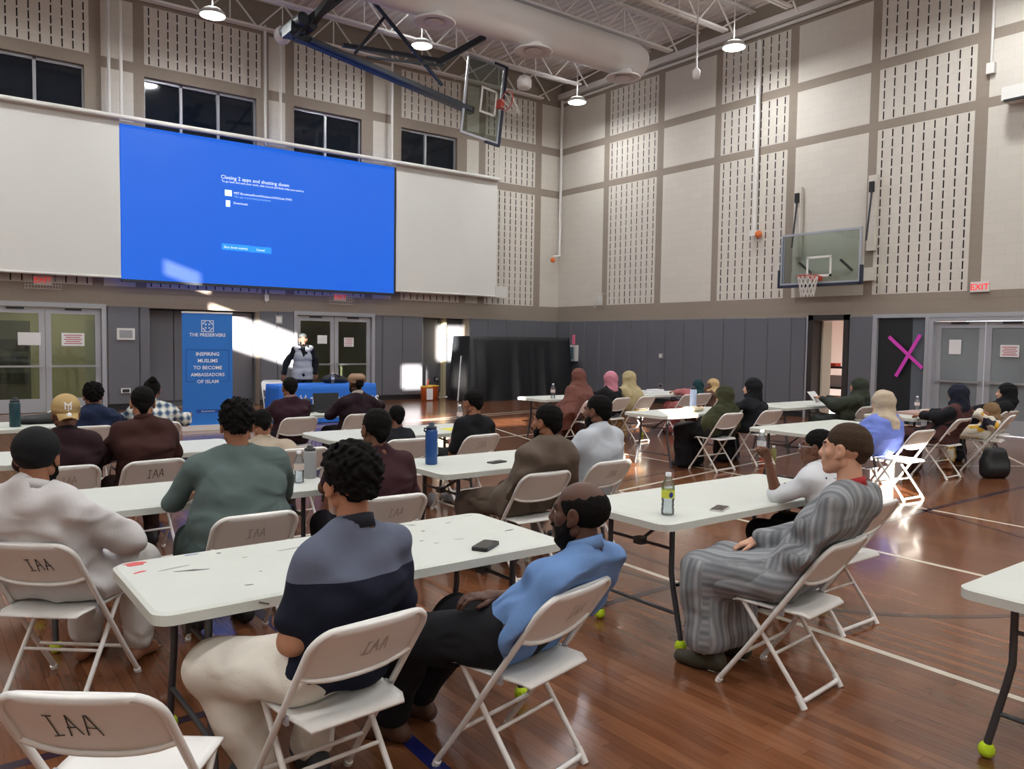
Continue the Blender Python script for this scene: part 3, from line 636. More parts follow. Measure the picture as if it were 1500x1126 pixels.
keep(G().lohi((XB+.03, 7.93, .05), (XB+.05, 8.22, 2.28)).obj('pane', mat('grey_film', (96, 104, 112), 0.35, bump=0.4, bscale=3)), sf)
def tape(a, b):                                            # flat strip lying against the wall plane
    d = (b-a).normalized(); n = Vector((0, -d.z, d.y))*.036; x = Vector((.004, 0, 0)); g = G()
    return g.add([a+n, b+n, b-n, a-n, a+n+x, b+n+x, b-n+x, a-n+x], [(0, 1, 2, 3), (7, 6, 5, 4), (0, 4, 5, 1), (1, 5, 6, 2), (2, 6, 7, 3), (3, 7, 4, 0)])
for (p, q) in (((1302, 493), (1351, 539)), ((1348, 490), (1312, 551))):
    xo = XB-.06 if p[0] < 1320 else XB-.072; a, b = at_x(*p, xo), at_x(*q, xo); keep(tape(a, b).obj('tape_strip', M_PINK), sf)
# ---- dark doorway in the right wall with a lit store room
dd = struct('door_4', None, 'dark framed doorway standing open in the right wall'); dd.location = (XB, 10.1, 0); M_DKWOOD = mat('dark_wood', (48, 42, 38), 0.5)
for lo, hi in (((10.47, 0), (10.60, 2.37)), ((9.59, 0), (9.72, 2.37)), ((9.59, 2.25), (10.60, 2.37))): keep(G().lohi((XB-.05, lo[0], lo[1]), (XB+.32, hi[0], hi[1])).obj('door_frame', M_DKWOOD), dd)
keep(G().lohi((XB-.05, 10.60, 0), (XB+.0, 10.66, 2.33)).obj('corner_guard', M_ALU), dd)
keep(G().lohi((XB+.30, 10.42, 0), (XB+.66, 10.46, 2.24)).obj('door_leaf', mat('store_door', (206, 202, 184), 0.6)), dd)
g = G().lohi((XB+3, 8.6, 0), (XB+3.1, 12.6, 2.7)).lohi((XB+.3, 12.6, 0), (XB+3.1, 12.7, 2.7)).lohi((XB+.3, 8.5, 0), (XB+3.1, 8.6, 2.7)).lohi((XB+.3, 8.5, 2.7), (XB+3.1, 12.7, 2.8))
tag(g.obj('wall_store', mat('store_wall', (214, 190, 176), 0.8)), 'pale pink wall of the store room behind the doorway', kind='structure')
ld = bpy.data.lights.new('store_light', 'AREA'); ld.size = .5; ld.energy = 40; lo = bpy.data.objects.new('store_light', ld); COL.objects.link(lo); lo.location = (XB+1.6, 10.6, 2.65)
c0 = at_x(1222, 560, XB+1.6)
t = thing('store_shelf', 'black shelf rack seen inside the open doorway', 'shelf', (XB+1.6, c0.y, 0))
for z in (.15, .62, 1.12): G().lohi((-.2, -.45, z), (.2, .45, z+.05)).obj('shelf_board', M_BLACK, t)
for sx in (-.18, .18):
    for sy in (-.43, .43): G().lohi((sx-.02, sy-.02, 0), (sx+.02, sy+.02, 1.15)).obj('post', M_BLACK, t)
tag(G().lohi((XB+1.45, c0.y-.3, .67), (XB+1.7, c0.y+.25, .95)).obj('clear_bin', mat('bin_clear', (170, 164, 166), 0.2)), 'grey plastic bin on the middle shelf in the doorway', 'bin')
tag(G().lohi((XB+1.45, c0.y-.2, .20), (XB+1.7, c0.y+.3, .44)).obj('carton', mat('carton', (170, 112, 62), 0.8)), 'brown carton on the low shelf in the doorway', 'box')
tag(G().lohi((XB+1.45, c0.y-.1, 1.17), (XB+1.7, c0.y+.35, 1.25)).obj('red_tray', mat('tray_red', (214, 66, 40), 0.5)), 'red tray on top of the black shelf in the doorway', 'tray')
# ---- papers on the doors, exit signs, wall boxes
def paper(px, py, w_, h_, wall, label, lines=0, y=None):
    c = at_y(px, py, YA+.055) if wall == 'A' else at_x(px, py, XB+.055)
    t = thing('paper_notice', label, 'paper', c)
    d = (w_, .004, h_) if wall == 'A' else (.004, w_, h_); G().box((0, 0, 0), d).obj('sheet', M_PAPER, t)
    for i in range(lines):
        z = h_*(.32-.64*i/max(1, lines-1)); dd_ = (w_*(.8-.15*(i % 2)), .002, h_*.06) if wall == 'A' else (.002, w_*(.8-.15*(i % 2)), h_*.06)
        G().box((0, -.003, z) if wall == 'A' else (-.003, 0, z), dd_).obj('print_line', M_REDINK, t)
paper(43, 496, .42, .27, 'A', 'blank paper taped to the left leaf of the door by the cream corridor'); paper(107, 497, .44, .28, 'A', 'printed notice on the right leaf of the door by the cream corridor', 5)
paper(472, 497, .27, .22, 'A', 'blank paper taped to the door leaf beside the speaker'); paper(511, 501, .28, .24, 'A', 'printed notice on the door leaf right of the speaker', 4)
paper(1399, 508, .23, .29, 'B', 'blank paper on the film-covered door leaf next to the pink cross'); paper(1479, 514, .33, .23, 'B', 'red printed notice on the far film-covered door leaf', 5)
def exit_sign(p, wall, cage, label):
    t = thing('exit_sign', label, 'exit sign', p); rot = 0 if wall == 'A' else -PI/2; t.rotation_euler.z = rot
    G().box((0, -.03, 0), (.34, .06, .20)).obj('housing', M_WHITE, t)
    o = link('lettering', text_mesh('EXIT', .165, M_EXIT, 'CENTER', bold=.001), t, (0, -.064, -.058), (PI/2, 0, 0))
    if cage:
        g = G(); w2, h2, dp = .33, .19, .16
        for i in range(13): x = -w2+2*w2*i/12; g.tube([(x, 0, h2), (x, -dp, h2), (x, -dp, -h2), (x, 0, -h2)], .004, 4)
        for i in range(6): z = -h2+2*h2*i/5; g.tube([(-w2, 0, z), (-w2, -dp, z), (w2, -dp, z), (w2, 0, z)], .004, 4)
        g.obj('wire_cage', M_WHITE, t)
exit_sign(at_y(62, 410, YA), 'A', True, 'caged red exit sign above the door by the cream corridor'); exit_sign(at_y(497, 435, YA), 'A', True, 'caged red exit sign above the door beside the speaker')
exit_sign(at_x(1437, 420, XB), 'B', False, 'bare exit sign above the film-covered doors')
t = thing('wall_strobe', 'small caged white alarm on the right wall near the corner', 'alarm', at_x(880, 440, XB), -PI/2)
G().box((0, -.03, 0), (.16, .06, .3)).obj('housing', M_WHITE, t); g = G()
for i in range(7): g.tube([(-.2+.067*i, 0, .2), (-.2+.067*i, -.12, .2), (-.2+.067*i, -.12, -.2), (-.2+.067*i, 0, -.2)], .004, 4)
for i in range(5): g.tube([(-.2, -.12, -.2+.1*i), (.2, -.12, -.2+.1*i)], .004, 4)
g.obj('wire_cage', M_WHITE, t)
def wallbox(px, py, wall, w_, h_, label, name, cat, m=M_WHITE, inner=None):
    c = at_y(px, py, YA-.05) if wall == 'A' else (at_y(px, py, YA+.45) if wall == 'N' else at_x(px, py, XB-.05)); t = thing(name, label, cat, c, -PI/2 if wall == 'B' else 0)
    G().box((0, -.02, 0), (w_, .04, h_)).obj('cover', m, t)
    if inner: G().box((0, -.043, 0), (w_*.72, .006, h_*.66)).obj('face', inner, t)
M_GR = mat('box_grey', (150, 152, 156), 0.5)
wallbox(184, 489, 'A', .37, .26, 'white framed plate on the pad right of the left glass door', 'wall_plate', 'plate', M_WHITE, M_GR)
wallbox(184, 572, 'A', .2, .11, 'small outlet low on the pad right of the left glass door', 'outlet', 'outlet', M_WHITE, M_STEELD)
wallbox(408, 468, 'A', .18, .22, 'grey wall control high on the pad left of the middle door', 'wall_control', 'switch', M_GR, M_WHITE); wallbox(403, 489, 'A', .3, .2, 'white plate on the sunlit pad behind the speaker', 'wall_plate', 'plate')
wallbox(391, 514, 'A', .18, .2, 'square outlet on the sunlit pad near the banner', 'outlet', 'outlet', M_WHITE, M_GR); wallbox(414, 514, 'A', .18, .2, 'square outlet on the sunlit pad near the speaker', 'outlet', 'outlet', M_WHITE, M_GR)
wallbox(639, 555, 'N', .15, .13, 'small outlet low in the niche above the orange buckets', 'outlet', 'outlet', M_STEELD, M_GR)
wallbox(969, 521, 'B', .14, .14, 'small round-knobbed outlet on the right wall pads', 'outlet', 'outlet', M_GR, M_WHITE); wallbox(969, 565, 'B', .14, .12, 'small outlet low on the right wall pads', 'outlet', 'outlet', M_GR, M_STEELD)
wallbox(390, 436, 'A', .1, .16, 'white conduit box under the blue screen', 'conduit_box', 'box')
c = at_x(842, 517, XB-.05); t = thing('defibrillator_cabinet', 'white glass-fronted wall cabinet at the corner pads', 'cabinet', c, -PI/2)
G().box((0, -.07, 0), (.34, .14, .5)).obj('case', M_WHITE, t); G().box((0, -.142, 0), (.2, .006, .38)).obj('window', mat('cab_glass', (90, 120, 128), 0.1), t); G().box((0, -.06, .42), (.07, .07, .3)).obj('flag', mat('flag_pink', (236, 120, 150), 0.6), t)
# ---- wall-mounted goal on its lift tracks
hc = at_x(1200, 421, XB-.55); t = thing('wall_goal', 'wall-mounted glass basketball hoop with navy edge pads', 'basketball hoop', (XB-.6, at_x(1200, 378, XB-.6).y, at_x(1200, 416, XB-.6).z), -PI/2)
backboard(t, 1.95, 1.16, lambda a, b, d: (a, -d, b), M_NAVYPAD); net(t, (0, -.41, .15), -1, .215, .44)
for s in (-.9, .9):
    G().box((s, .52, 1.5), (.18, .1, 1.6)).obj('lift_track', M_PANEL, t); G().box((s, .46, 2.05), (.1, .08, .22)).obj('track_latch', M_BLACK, t); G().tube([(s, .3, .9), (s, .46, 2.0)], .02, 6).obj('strut', M_STEELD, t)
G().box((0, .52, .2), (2.0, .1, .28)).obj('mount_rail', M_PANEL, t); G().tube([(-.5, .02, .5), (-.5, .5, .3)], .03, 8).tube([(.5, .02, .5), (.5, .5, .3)], .03, 8).obj('support_arm', M_STEELD, t)
# ---- conduits and boxes on the walls
def pipe(label, pts, r=.05, m=M_WHITE): g = G().tube(pts, r, 8); return tag(g.obj('wall_pipe', m), label, 'pipe')
M_ORN = mat('orange_plug', (226, 120, 62), 0.5)
p0, p1 = at_y(824, 158, YA-.25), at_y(819, 372, YA-.25); p0.x = p1.x = 16.45
t = thing('corner_pipe', 'white riser pipe in the corner ending in an orange plug', 'pipe', (p1.x, p1.y, p1.z)); G().tube([p0-p1+Vector((0, 0, .2)), (0, 0, 0), (-.05, -.05, -.08), (-.35, -.1, -.12)], .045, 8).obj('riser', M_WHITE, t); G().sphere((-.36, -.1, -.22), .08, 10).obj('plug', M_ORN, t)
p1 = at_x(1105, 340, XB-.12)
t = thing('riser_pipe', 'white riser pipe on the right wall slots ending in an orange plug', 'pipe', p1); G().tube([(0, 0, 9.0-p1.z), (0, 0, 0)], .055, 8).obj('riser', M_WHITE, t); G().box((0, 0, -.02), (.1, .2, .14)).obj('end_box', M_WHITE, t); G().sphere((0, -.12, -.06), .09, 10).obj('plug', M_ORN, t)
p = at_x(1452, 100, XB-.06); pipe('thin conduit down to a small box above the wall fan coil', [(p.x, p.y, 9.2), (p.x, p.y, p.z)], .025); tag(G().box((XB-.06, p.y, p.z), (.1, .14, .2)).obj('conduit_box', M_WHITE), 'small white conduit box above the wall fan coil', 'box')
p = at_x(1492, 135, XB-.3); t = thing('wall_unit', 'white fan coil unit hung high on the right wall', 'fan coil', p); G().box((.1, -.6, 0), (.4, 1.7, .25)).obj('case', M_WHITE, t); G().box((-.08, -.6, -.13), (.1, 1.6, .03)).obj('vent', M_STEELD, t)
p = at_y(390, 425, YA-.05); pipe('short bent conduit under the blue screen', [(p.x+.1, YA-.04, 2.98), (p.x, YA-.04, 2.85), (p.x, YA-.04, 2.55)], .022)
pipe('long pipe along the top of the right wall', [(XB-.1, YB+.2, 9.16), (XB-.1, YA-.2, 9.16)], .04)
# ---- black tarp over stored equipment in the corner
def tarp():
    n, L_ = 120, 14; V = []; hw, hd = 1.80, .42
    per = []
    for i in range(n):
        s = i/n*4; k = int(s); u = s-k
        a = [(-hw, -hd), (hw, -hd), (hw, hd), (-hw, hd)]; p, q = Vector(a[k]), Vector(a[(k+1) % 4]); per.append(p+(q-p)*u)
    for j in range(L_+1):
        v = j/L_; z = 1.80*(1-v)
        for i, p in enumerate(per):
            fl = .16*v; d = p.normalized(); w_ = .08*v*math.sin(i*1.7+math.sin(i*.37)*3)+.03*v*math.sin(i*.6); edge = 1.0 if abs(p.y+hd) < .01 else .6
            cx = abs(p.x)/hw; swag = .10*math.exp(-((cx-.75)/.16)**2)*math.sin(v*PI)*(1 if p.y < 0 else 0)
            V.append((p.x+math.copysign(fl*edge if abs(abs(p.x)-hw) < .05 else 0, p.x), p.y-(fl+w_+swag if p.y < -hd+.01 else (-fl if p.y > hd-.01 else 0)), max(.0, z+.02*math.sin(i*.8)*v*(0 if j in (0, L_) else 1))))
    F = [(j*n+i, (j+1)*n+i, (j+1)*n+(i+1) % n, j*n+(i+1) % n) for j in range(L_) for i in range(n)]; F.append(tuple(range(n)))
    g = G(); g.add(V, F, 0, True); return g
tag(tarp().obj('covered_equipment', mat('black_tarp', (30, 33, 37), 0.42, bump=0.3, bscale=4), None, loc=(14.05, 18.55, 0)), 'large black tarp draped over stored equipment in the corner', 'tarp')
# ---- pull-up banner
M_BAN = mat('banner_blue', (36, 116, 204), 0.55, var=0.06, vscale=2); M_BANT = mat('banner_white', (236, 240, 246), 0.6); M_BAND = mat('banner_navy', (22, 74, 158), 0.6)
ba, bb = at_z(266.5, 627, .03), at_z(340.5, 624, .03); t = thing('pull_up_banner', 'tall blue pull-up banner with white lettering', 'banner', (4.27, 14.75, 0), math.radians(-6))
BWd = .86; G().lohi((-BWd/2, -.004, .09), (BWd/2, .004, 2.10)).obj('panel', M_BAN, t); G().box((0, 0, .045), (BWd+.04, .14, .09)).obj('base', M_WHITE, t); G().box((0, 0, 2.11), (BWd+.01, .03, .03)).obj('top_bar', M_WHITE, t); G().tube([(0, .05, .05), (0, .02, 2.1)], .012, 6).obj('pole', M_ALU, t)
def bt(s, z, size, bold=.004, m=M_BANT): link('lettering', text_mesh(s, size, m, 'CENTER', ext=.001, bold=bold), t, (0, -.007, z), (PI/2, 0, 0))
bt('THE PRESERVERS', 1.685, .083, .0012)
for s, z in (('INSPIRING', 1.34), ('MUSLIMS', 1.22), ('TO BECOME', 1.095), ('AMBASSADORS', .97), ('OF ISLAM', .845)): bt(s, z, .088 if s != 'AMBASSADORS' else .084, .0015)
g = G()
for lo, hi in (((-.37, .87), (-.22, .88)), ((.22, .87), (.37, .88)), ((-.37, 1.44), (.37, 1.45)), ((-.37, .87), (-.36, 1.45)), ((.36, .87), (.37, 1.45))): g.lohi((lo[0], -.007, lo[1]), (hi[0], -.004, hi[1]))
g.obj('border', M_BAND, t); g = G(); cx, czl, hs = 0, 1.87, .105
for lo, hi in (((-hs, -hs), (hs, -hs+.012)), ((-hs, hs-.012), (hs, hs)), ((-hs, -hs), (-hs+.012, hs)), ((hs-.012, -hs), (hs, hs))): g.lohi((lo[0], -.007, czl+lo[1]), (hi[0], -.004, czl+hi[1]))
for k in range(4):
    for s in (-1, 1):
        R_ = Matrix.Rotation(k*PI/2, 3, 'Y'); g.box(Vector((0, -.006, czl))+R_ @ Vector((s*.055, 0, .065)), (.06, .003, .014), R_ @ Matrix.Rotation(s*.7, 3, 'Y')); g.box(Vector((0, -.006, czl))+R_ @ Vector((s*.03, 0, .03)), (.03, .003, .03), R_)
g.obj('emblem', M_BANT, t); G().lohi((-.2, -.007, .31), (.2, -.004, .37)).obj('handle_strip', M_BAND, t)
link('lettering', text_mesh('the preservers', .04, M_BANT, 'CENTER', ext=.001), t, (0, -.009, .327), (PI/2, 0, 0))
# ================================================================== FURNITURE
def stroke(g, pts, wd, f, m=0):
    for a, b in zip(pts, pts[1:]):
        a, b = Vector((*a, 0)), Vector((*b, 0)); d = (b-a).normalized(); n = Vector((-d.y, d.x, 0))*wd/2
        g.add([f(a.x+n.x, a.y+n.y), f(b.x+n.x, b.y+n.y), f(b.x-n.x, b.y-n.y), f(a.x-n.x, a.y-n.y)], [(0, 1, 2, 3)], m)
CW = .215                                                    # half spacing of the frame tubes
def backpt(u, v, off=0.0):
    """u -1..1 across, v 0..1 up the backrest; the panel bows to the rear"""
    z = .565+.215*v; y = .25-(.55/.79)*z-.028*(1-u*u)+off*.8; return Vector((u*CW*.985, y, z+off*.5))
def make_chair():
    t = thing('folding_chair', '', 'chair', (0, 0, 0), 0, 'white folding chairs')
    # long frame: front foot -> hinge -> over the top of the backrest -> other front foot
    top = .775; rr_ = .07; P = [(-CW, .25, .012)]
    ln = lambda z: .25-(.55/.79)*z
    P += [(-CW, ln(z), z) for z in (.2, .44, top-rr_)]
    for i in range(1, 7): a = PI-PI/2*i/6; P.append((-CW+rr_+rr_*math.cos(a), ln(top-rr_+rr_*math.sin(a)), top-rr_+rr_*math.sin(a)))
    for i in range(0, 6): a = PI/2-PI/2*i/6; P.append((CW-rr_+rr_*math.cos(a), ln(top-rr_+rr_*math.sin(a)), top-rr_+rr_*math.sin(a)))
    P += [(CW, ln(z), z) for z in (top-rr_, .44, .2)]+[(CW, .25, .012)]
    P = [P[0]]+[Vector(p) for p in P[1:]]; G().tube(P, .0125, 8).obj('front_frame', M_CHAIRT, t)
    # rear legs: U frame
    x2 = CW-.03; Q_ = [(-x2, .14, .43), (-x2, -.155, .06), (-x2+.005, -.17, .035), (-x2+.03, -.175, .03), (x2-.03, -.175, .03), (x2-.005, -.17, .035), (x2, -.155, .06), (x2, .14, .43)]
    G().tube(Q_, .0115, 8).obj('rear_frame', M_CHAIRT, t)
    for s in (-1, 1):
        G().tube([(s*CW, .25, 0), (s*CW, .238, .022)], .017, 8).obj('foot_cap', M_CHAIR, t); G().tube([(s*x2, -.19, 0), (s*x2, -.155, .055)], .016, 8).obj('foot_cap', M_CHAIR, t)
        G().box((s*(CW-.012), ln(.44), .43), (.012, .05, .03)).obj('hinge', M_ALU, t)
    G().tube([(-CW, ln(.18), .18), (CW, ln(.18), .18)], .009, 8).obj('stretcher', M_CHAIRT, t); G().tube([(-x2, -.03, .215), (x2, -.03, .215)], .008, 8).obj('stretcher', M_CHAIRT, t)
    # seat pan
    n, m = 14, 12; V = []
    for k in range(2):
        for j in range(m+1):
            for i in range(n+1):
                u, v = i/n*2-1, j/m*2-1; hw = .205-.015*(v < 0)*abs(v)-.05*max(0, abs(v)-.75)**2*16*.25
                e = max(abs(u), abs(v))**6; dish = -.012*(1-u*u)*(1-v*v); rim = -.022*max(0, abs(v)-.85)/.15
                V.append((u*hw, .0+v*.195, .447+dish+rim*.6-(.022 if k else 0)+(.008*e if k else -.004*e)))
    N_ = (n+1)*(m+1); F = [(j*(n+1)+i, j*(n+1)+i+1, (j+1)*(n+1)+i+1, (j+1)*(n+1)+i) for j in range(m) for i in range(n)]; F = F+[tuple(N_+q for q in f[::-1]) for f in F]
    bd = [i for i in range(n+1)]+[j*(n+1)+n for j in range(1, m+1)]+[m*(n+1)+i for i in range(n-1, -1, -1)]+[j*(n+1) for j in range(m-1, 0, -1)]
    F += [(a, N_+a, N_+b, b) for a, b in zip(bd, bd[1:]+bd[:1])]; g = G(); g.add(V, F, 0, True); g.obj('seat', M_CHAIR, t)
    # backrest shell, rounded top corners, curved lower edge
    n, m = 16, 8; V = []
    for off in (.0, .016):
        for j in range(m+1):
            for i in range(n+1):
                u = i/n*2-1; au = abs(u); top_v = 1-.32*max(0, (au-.68)/.32)**2.2; bot = .0+.16*au**3
                V.append(backpt(u, bot+(top_v-bot)*j/m, off))
    N_ = (n+1)*(m+1); F = [(j*(n+1)+i, j*(n+1)+i+1, (j+1)*(n+1)+i+1, (j+1)*(n+1)+i) for j in range(m) for i in range(n)]; F = F+[tuple(N_+q for q in f[::-1]) for f in F]
    bd = [i for i in range(n+1)]+[j*(n+1)+n for j in range(1, m+1)]+[m*(n+1)+i for i in range(n-1, -1, -1)]+[j*(n+1) for j in range(m-1, 0, -1)]
    F += [(a, N_+a, N_+b, b) for a, b in zip(bd, bd[1:]+bd[:1])]; g = G(); g.add(V, F, 0, True); g.obj('backrest', M_CHAIR, t)
    g = G(); g.tube([backpt(i/8*2-1, .16*abs(i/8*2-1)**3+.02, -.004) for i in range(9)], .009, 6); g.obj('back_rim', M_CHAIR, t)
    return t
IAA = [[(-.32, .72), (-.16, .74)], [(-.24, .73), (-.24, .34)], [(-.33, .32), (-.14, .35)], [(-.07, .33), (.02, .76)], [(.02, .76), (.14, .36)], [(-.04, .50), (.10, .52)], [(.2, .34), (.28, .77)], [(.28, .77), (.40, .36)], [(.22, .51), (.36, .50)]]
def lettering(chair, m, jit=0.0, du=0.0, sc=1.0):
    g = G(); rj = random.Random(len(chair['label']))
    for s in IAA: stroke(g, [((u*sc+du+rj.uniform(-jit, jit)), .5+(v-.5)*sc+rj.uniform(-jit, jit)) for u, v in s], .02, lambda u, v: backpt(u, v, -.0025))
    me = g.mesh('marker_lettering', m)
    # u is scaled to the panel width, so narrow the strokes across
    o = link('marker_lettering', me, chair)
CHAIR0 = make_chair(); USED = [False]
def chair(x, y, deg, who, ink=None, **k):
    lab = 'white folding chair '+who
    if not USED[0]: c = CHAIR0; USED[0] = True; c.location = (x, y, 0); c.rotation_euler = (0, 0, math.radians(deg)); c['label'] = lab
    else:
        c = dup(BASE, (x, y, 0), math.radians(deg), lab)
    LATER.append((c, ink, k)); return c
LATER = []; BASE = CHAIR0
# ---- folding tables
def make_table():
    t = thing('folding_table', '', 'table', (0, 0, 0), 0, 'folding tables set out in rows')
    L_, W_ = 1.83, .76; out = rrect(L_, W_, .07, 6); inn = rrect(L_-.03, W_-.03, .058, 6); n = len(out)
    V = [(x, y, .74) for x, y in inn]+[(x, y, .732) for x, y in out]+[(x, y, .695) for x, y in out]+[(x, y, .695) for x, y in inn]+[(x, y, .715) for x, y in inn]
    F = [tuple(range(n))]
    for k in range(4): F += [(k*n+i, (k+1)*n+i, (k+1)*n+(i+1) % n, k*n+(i+1) % n) for i in range(n)]
    F.append(tuple(range(4*n, 5*n))[::-1]); g = G(); g.add(V, F); g.obj('table_top', M_TABLE, t)
    for s in (-1, 1):
        for q in (-1, 1):
            l = G().tube([(s*.70, q*.24, .715), (s*.70, q*.24, .42), (s*.70, q*.255, .34), (s*.70, q*.315, .075), (s*.70, q*.32, .03)], .0155, 8).obj('leg', M_LEG, t)
        G().tube([(s*.70, -.24, .55), (s*.70, .24, .55)], .010, 6).obj('leg_crossbar', M_LEG, t); G().tube([(s*.70, -.29, .2), (s*.70, .29, .2)], .011, 6).obj('leg_crossbar', M_LEG, t)
        G().tube([(s*.70, 0, .55), (s*.30, 0, .71)], .010, 6).obj('brace', M_LEG, t); G().box((s*.70, 0, .55), (.05, .06, .04)).obj('brace_clip', M_LEG, t)
    return t
TAB0 = make_table(); TN = [0]
me_ball = G().lathe([(.0, -.033), (.018, -.029), (.029, -.016), (.033, 0), (.029, .016), (.022, .026), (.012, .03)], 14).mesh('tennis_ball', M_BALL)
TABLES = {}
def table(key, x, y, where, balls=(), deg=0):
    lab = 'grey-white plastic folding table '+where
    if TN[0] == 0: t = TAB0; t.location = (x, y, 0); t.rotation_euler = (0, 0, math.radians(deg)); t['label'] = lab
    else:
        t = dup(TAB0, (x, y, 0), math.radians(deg), lab)
    TN[0] += 1; TABLES[key] = t; t['balls'] = 0
    del t['balls']; BALLS.append((t, balls)); return t
BALLS = []
ALL4 = ((-1, -1), (-1, 1), (1, -1), (1, 1))
table('T1', 1.55, 3.19, 'with paint stains, in front of the navy polo man', ALL4)
table('T2', 4.02, 3.15, 'holding a water bottle and phone, beside the striped-robe man', ALL4)
table('T3', 1.28, 5.05, 'in front of the man in the grey-green shirt', ALL4); table('T5', 3.88, 5.08, 'holding the tall blue flask')
table('T6', 1.38, 7.12, 'in front of the man in the tan cap'); table('T4', 4.00, 7.20, 'in front of the man in the black T-shirt')
table('T7', 1.08, 9.65, 'holding the dark teal flask and cables'); table('T15', 4.05, 9.62, 'holding the laptop and black camera')
table('T8', 8.65, 7.34, 'holding the pale blue flask, by the women'); table('T9', 11.2, 10.3, 'by the right wall pads, behind the beige-scarf woman', ALL4)
table('T10', 11.3, 7.35, 'standing empty in front of the dark doorway'); table('T11', 8.5, 5.2, 'bright and bare, ahead of the woman in blue')
table('T12', 11.4, 5.45, 'in front of the film-covered doors'); table('T13', 4.19, 1.03, 'standing bare behind the striped-robe man, with tennis-ball feet', ALL4); table('T14', 9.08, 10.3, 'near the black tarp, by the brown-cloaked woman')
for t, balls in BALLS:
    for s, q in balls: link('tennis_ball', me_ball, t, (s*.70, q*.32, .033))
# paint stains of the front table
tp = TABLES['T1']; ms = {'red': mat('stain_red', (206, 86, 84), 0.6), 'dk': mat('stain_dark', (92, 92, 92), 0.7), 'gr': mat('stain_grey', (158, 160, 156), 0.7), 'bl': mat('stain_blue', (110, 130, 180), 0.7)}
rs = random.Random(5)
def stain(x, y, a, b, m, ang=0):
    n = 12; pts = []
    for i in range(n):
        th = 2*PI*i/n; r = rs.uniform(.6, 1.1); p = Vector((a*r*math.cos(th), b*r*math.sin(th), 0)); p.rotate(Matrix.Rotation(ang, 3, 'Z')); pts.append((x+p.x, y+p.y))
    G().prism(pts, .7402, .7408).obj('paint_stain', ms[m], tp)
stain(-.83, .32, .05, .03, 'red'); stain(-.84, .19, .035, .012, 'red', .3); stain(-.66, .1, .07, .012, 'dk', -.3); stain(-.72, .17, .08, .008, 'gr', .2)
stain(-.6, .34, .04, .008, 'bl'); stain(-.5, .3, .012, .01, 'dk'); stain(-.2, .2, .09, .008, 'gr', .1); stain(-.15, .1, .03, .01, 'gr')
for i in range(16): stain(rs.uniform(-.6, .85), rs.uniform(-.3, .32), rs.uniform(.006, .035), rs.uniform(.003, .009), rs.choice(('gr', 'gr', 'dk')), rs.uniform(-.6, .6))
for i in range(5): G().box((-.55+.09*i+rs.uniform(-.02, .02), -.381, .715), (rs.uniform(.02, .09), .001, .006), Matrix.Rotation(rs.uniform(-.4, .4), 3, 'Y')).obj('scribble', ms['dk'], tp)
# ---- presenter's table under a blue cloth
def cloth_table(x0, x1, y0, y1, h):
    t = thing('cloth_table', 'presentation table under a blue cloth with white lettering', 'table', ((x0+x1)/2, (y0+y1)/2, 0)); a, b = (x1-x0)/2, (y1-y0)/2
    V = []; n = 96; per = []; out = rrect(2*a, 2*b, .05, 4); m = len(out)
    L2 = [0]
    for p, q in zip(out, out[1:]+out[:1]): L2.append(L2[-1]+math.dist(p, q))
    def at(s):
        s %= L2[-1]
        for i in range(m):
            if L2[i] <= s <= L2[i+1]+1e-9: u = (s-L2[i])/max(1e-9, L2[i+1]-L2[i]); p, q = out[i], out[(i+1) % m]; return (p[0]+(q[0]-p[0])*u, p[1]+(q[1]-p[1])*u)
    for j in range(9):
        v = j/8
        for i in range(n):
            p = Vector(at(L2[-1]*i/n)); d = p.normalized(); k = 1+.02*v+.016*v*math.sin(i*.9)+.01*v*math.sin(i*2.3); V.append((p.x*k, p.y*(1+(k-1)*2), h*(1-v)+(.01 if j == 8 else 0)))
    F = [tuple(range(n))]+[(j*n+i, (j+1)*n+i, (j+1)*n+(i+1) % n, j*n+(i+1) % n) for j in range(8) for i in range(n)]
    g = G(); g.add(V, F, 0, True); g.sm[0] = False; g.obj('table_cloth', mat('cloth_blue', (34, 112, 214), 0.7, bump=.1, bscale=30), t)
    link('lettering', text_mesh('THE PRESERVERS', .2, M_BANT, 'CENTER', ext=.001, bold=.006), t, (.32, -b-.045, .38), (PI/2, 0, 0))
    g = G()
    for k in range(4): g.box((-.62+.09*(k % 2), -b-.045, .44+.09*(k//2)), (.075, .004, .012), Matrix.Rotation(.8*(-1)**k, 3, 'Y')).box((-.62+.09*(k % 2), -b-.043, .44+.09*(k//2)), (.012, .004, .08))
    g.obj('emblem', M_BANT, t); return t
cloth_table(5.62, 7.72, 14.85, 15.6, .76)

# ================================================================== SMALL THINGS
M_WATER = glass_mat('bottle_plastic', (236, 242, 246), .35, .06); M_CAPW = mat('cap_white', (232, 234, 238), 0.5)
def bottle(x, y, z, label, lab_rgb=(220, 222, 226), s=1.0, cap_rgb=(232, 234, 238)):
    t = thing('water_bottle', label, 'bottle', (x, y, z)); pr = [(.028, 0), (.032, .008), (.032, .03), (.029, .04), (.032, .05), (.029, .06), (.032, .075), (.032, .13), (.030, .15), (.014, .185), (.0125, .195)]
    G().lathe([(r*s, h*s) for r, h in pr], 16).obj('bottle_body', M_WATER, t); G().lathe([(.0145*s, .19*s), (.0145*s, .208*s), (.001, .209*s)], 12).obj('cap', mat('cap_%d' % cap_rgb[0], cap_rgb, .5), t)
    G().lathe([(.0328*s, .085*s), (.0328*s, .125*s)], 16).obj('label_band', mat('lab_%d_%d' % lab_rgb[:2], lab_rgb, .5), t); return t
b = at_z(992, 760, .74); t = bottle(3.30, 2.93, .74, 'half-clear water bottle with a yellow label beside the white phone', (214, 222, 80), 1.12)
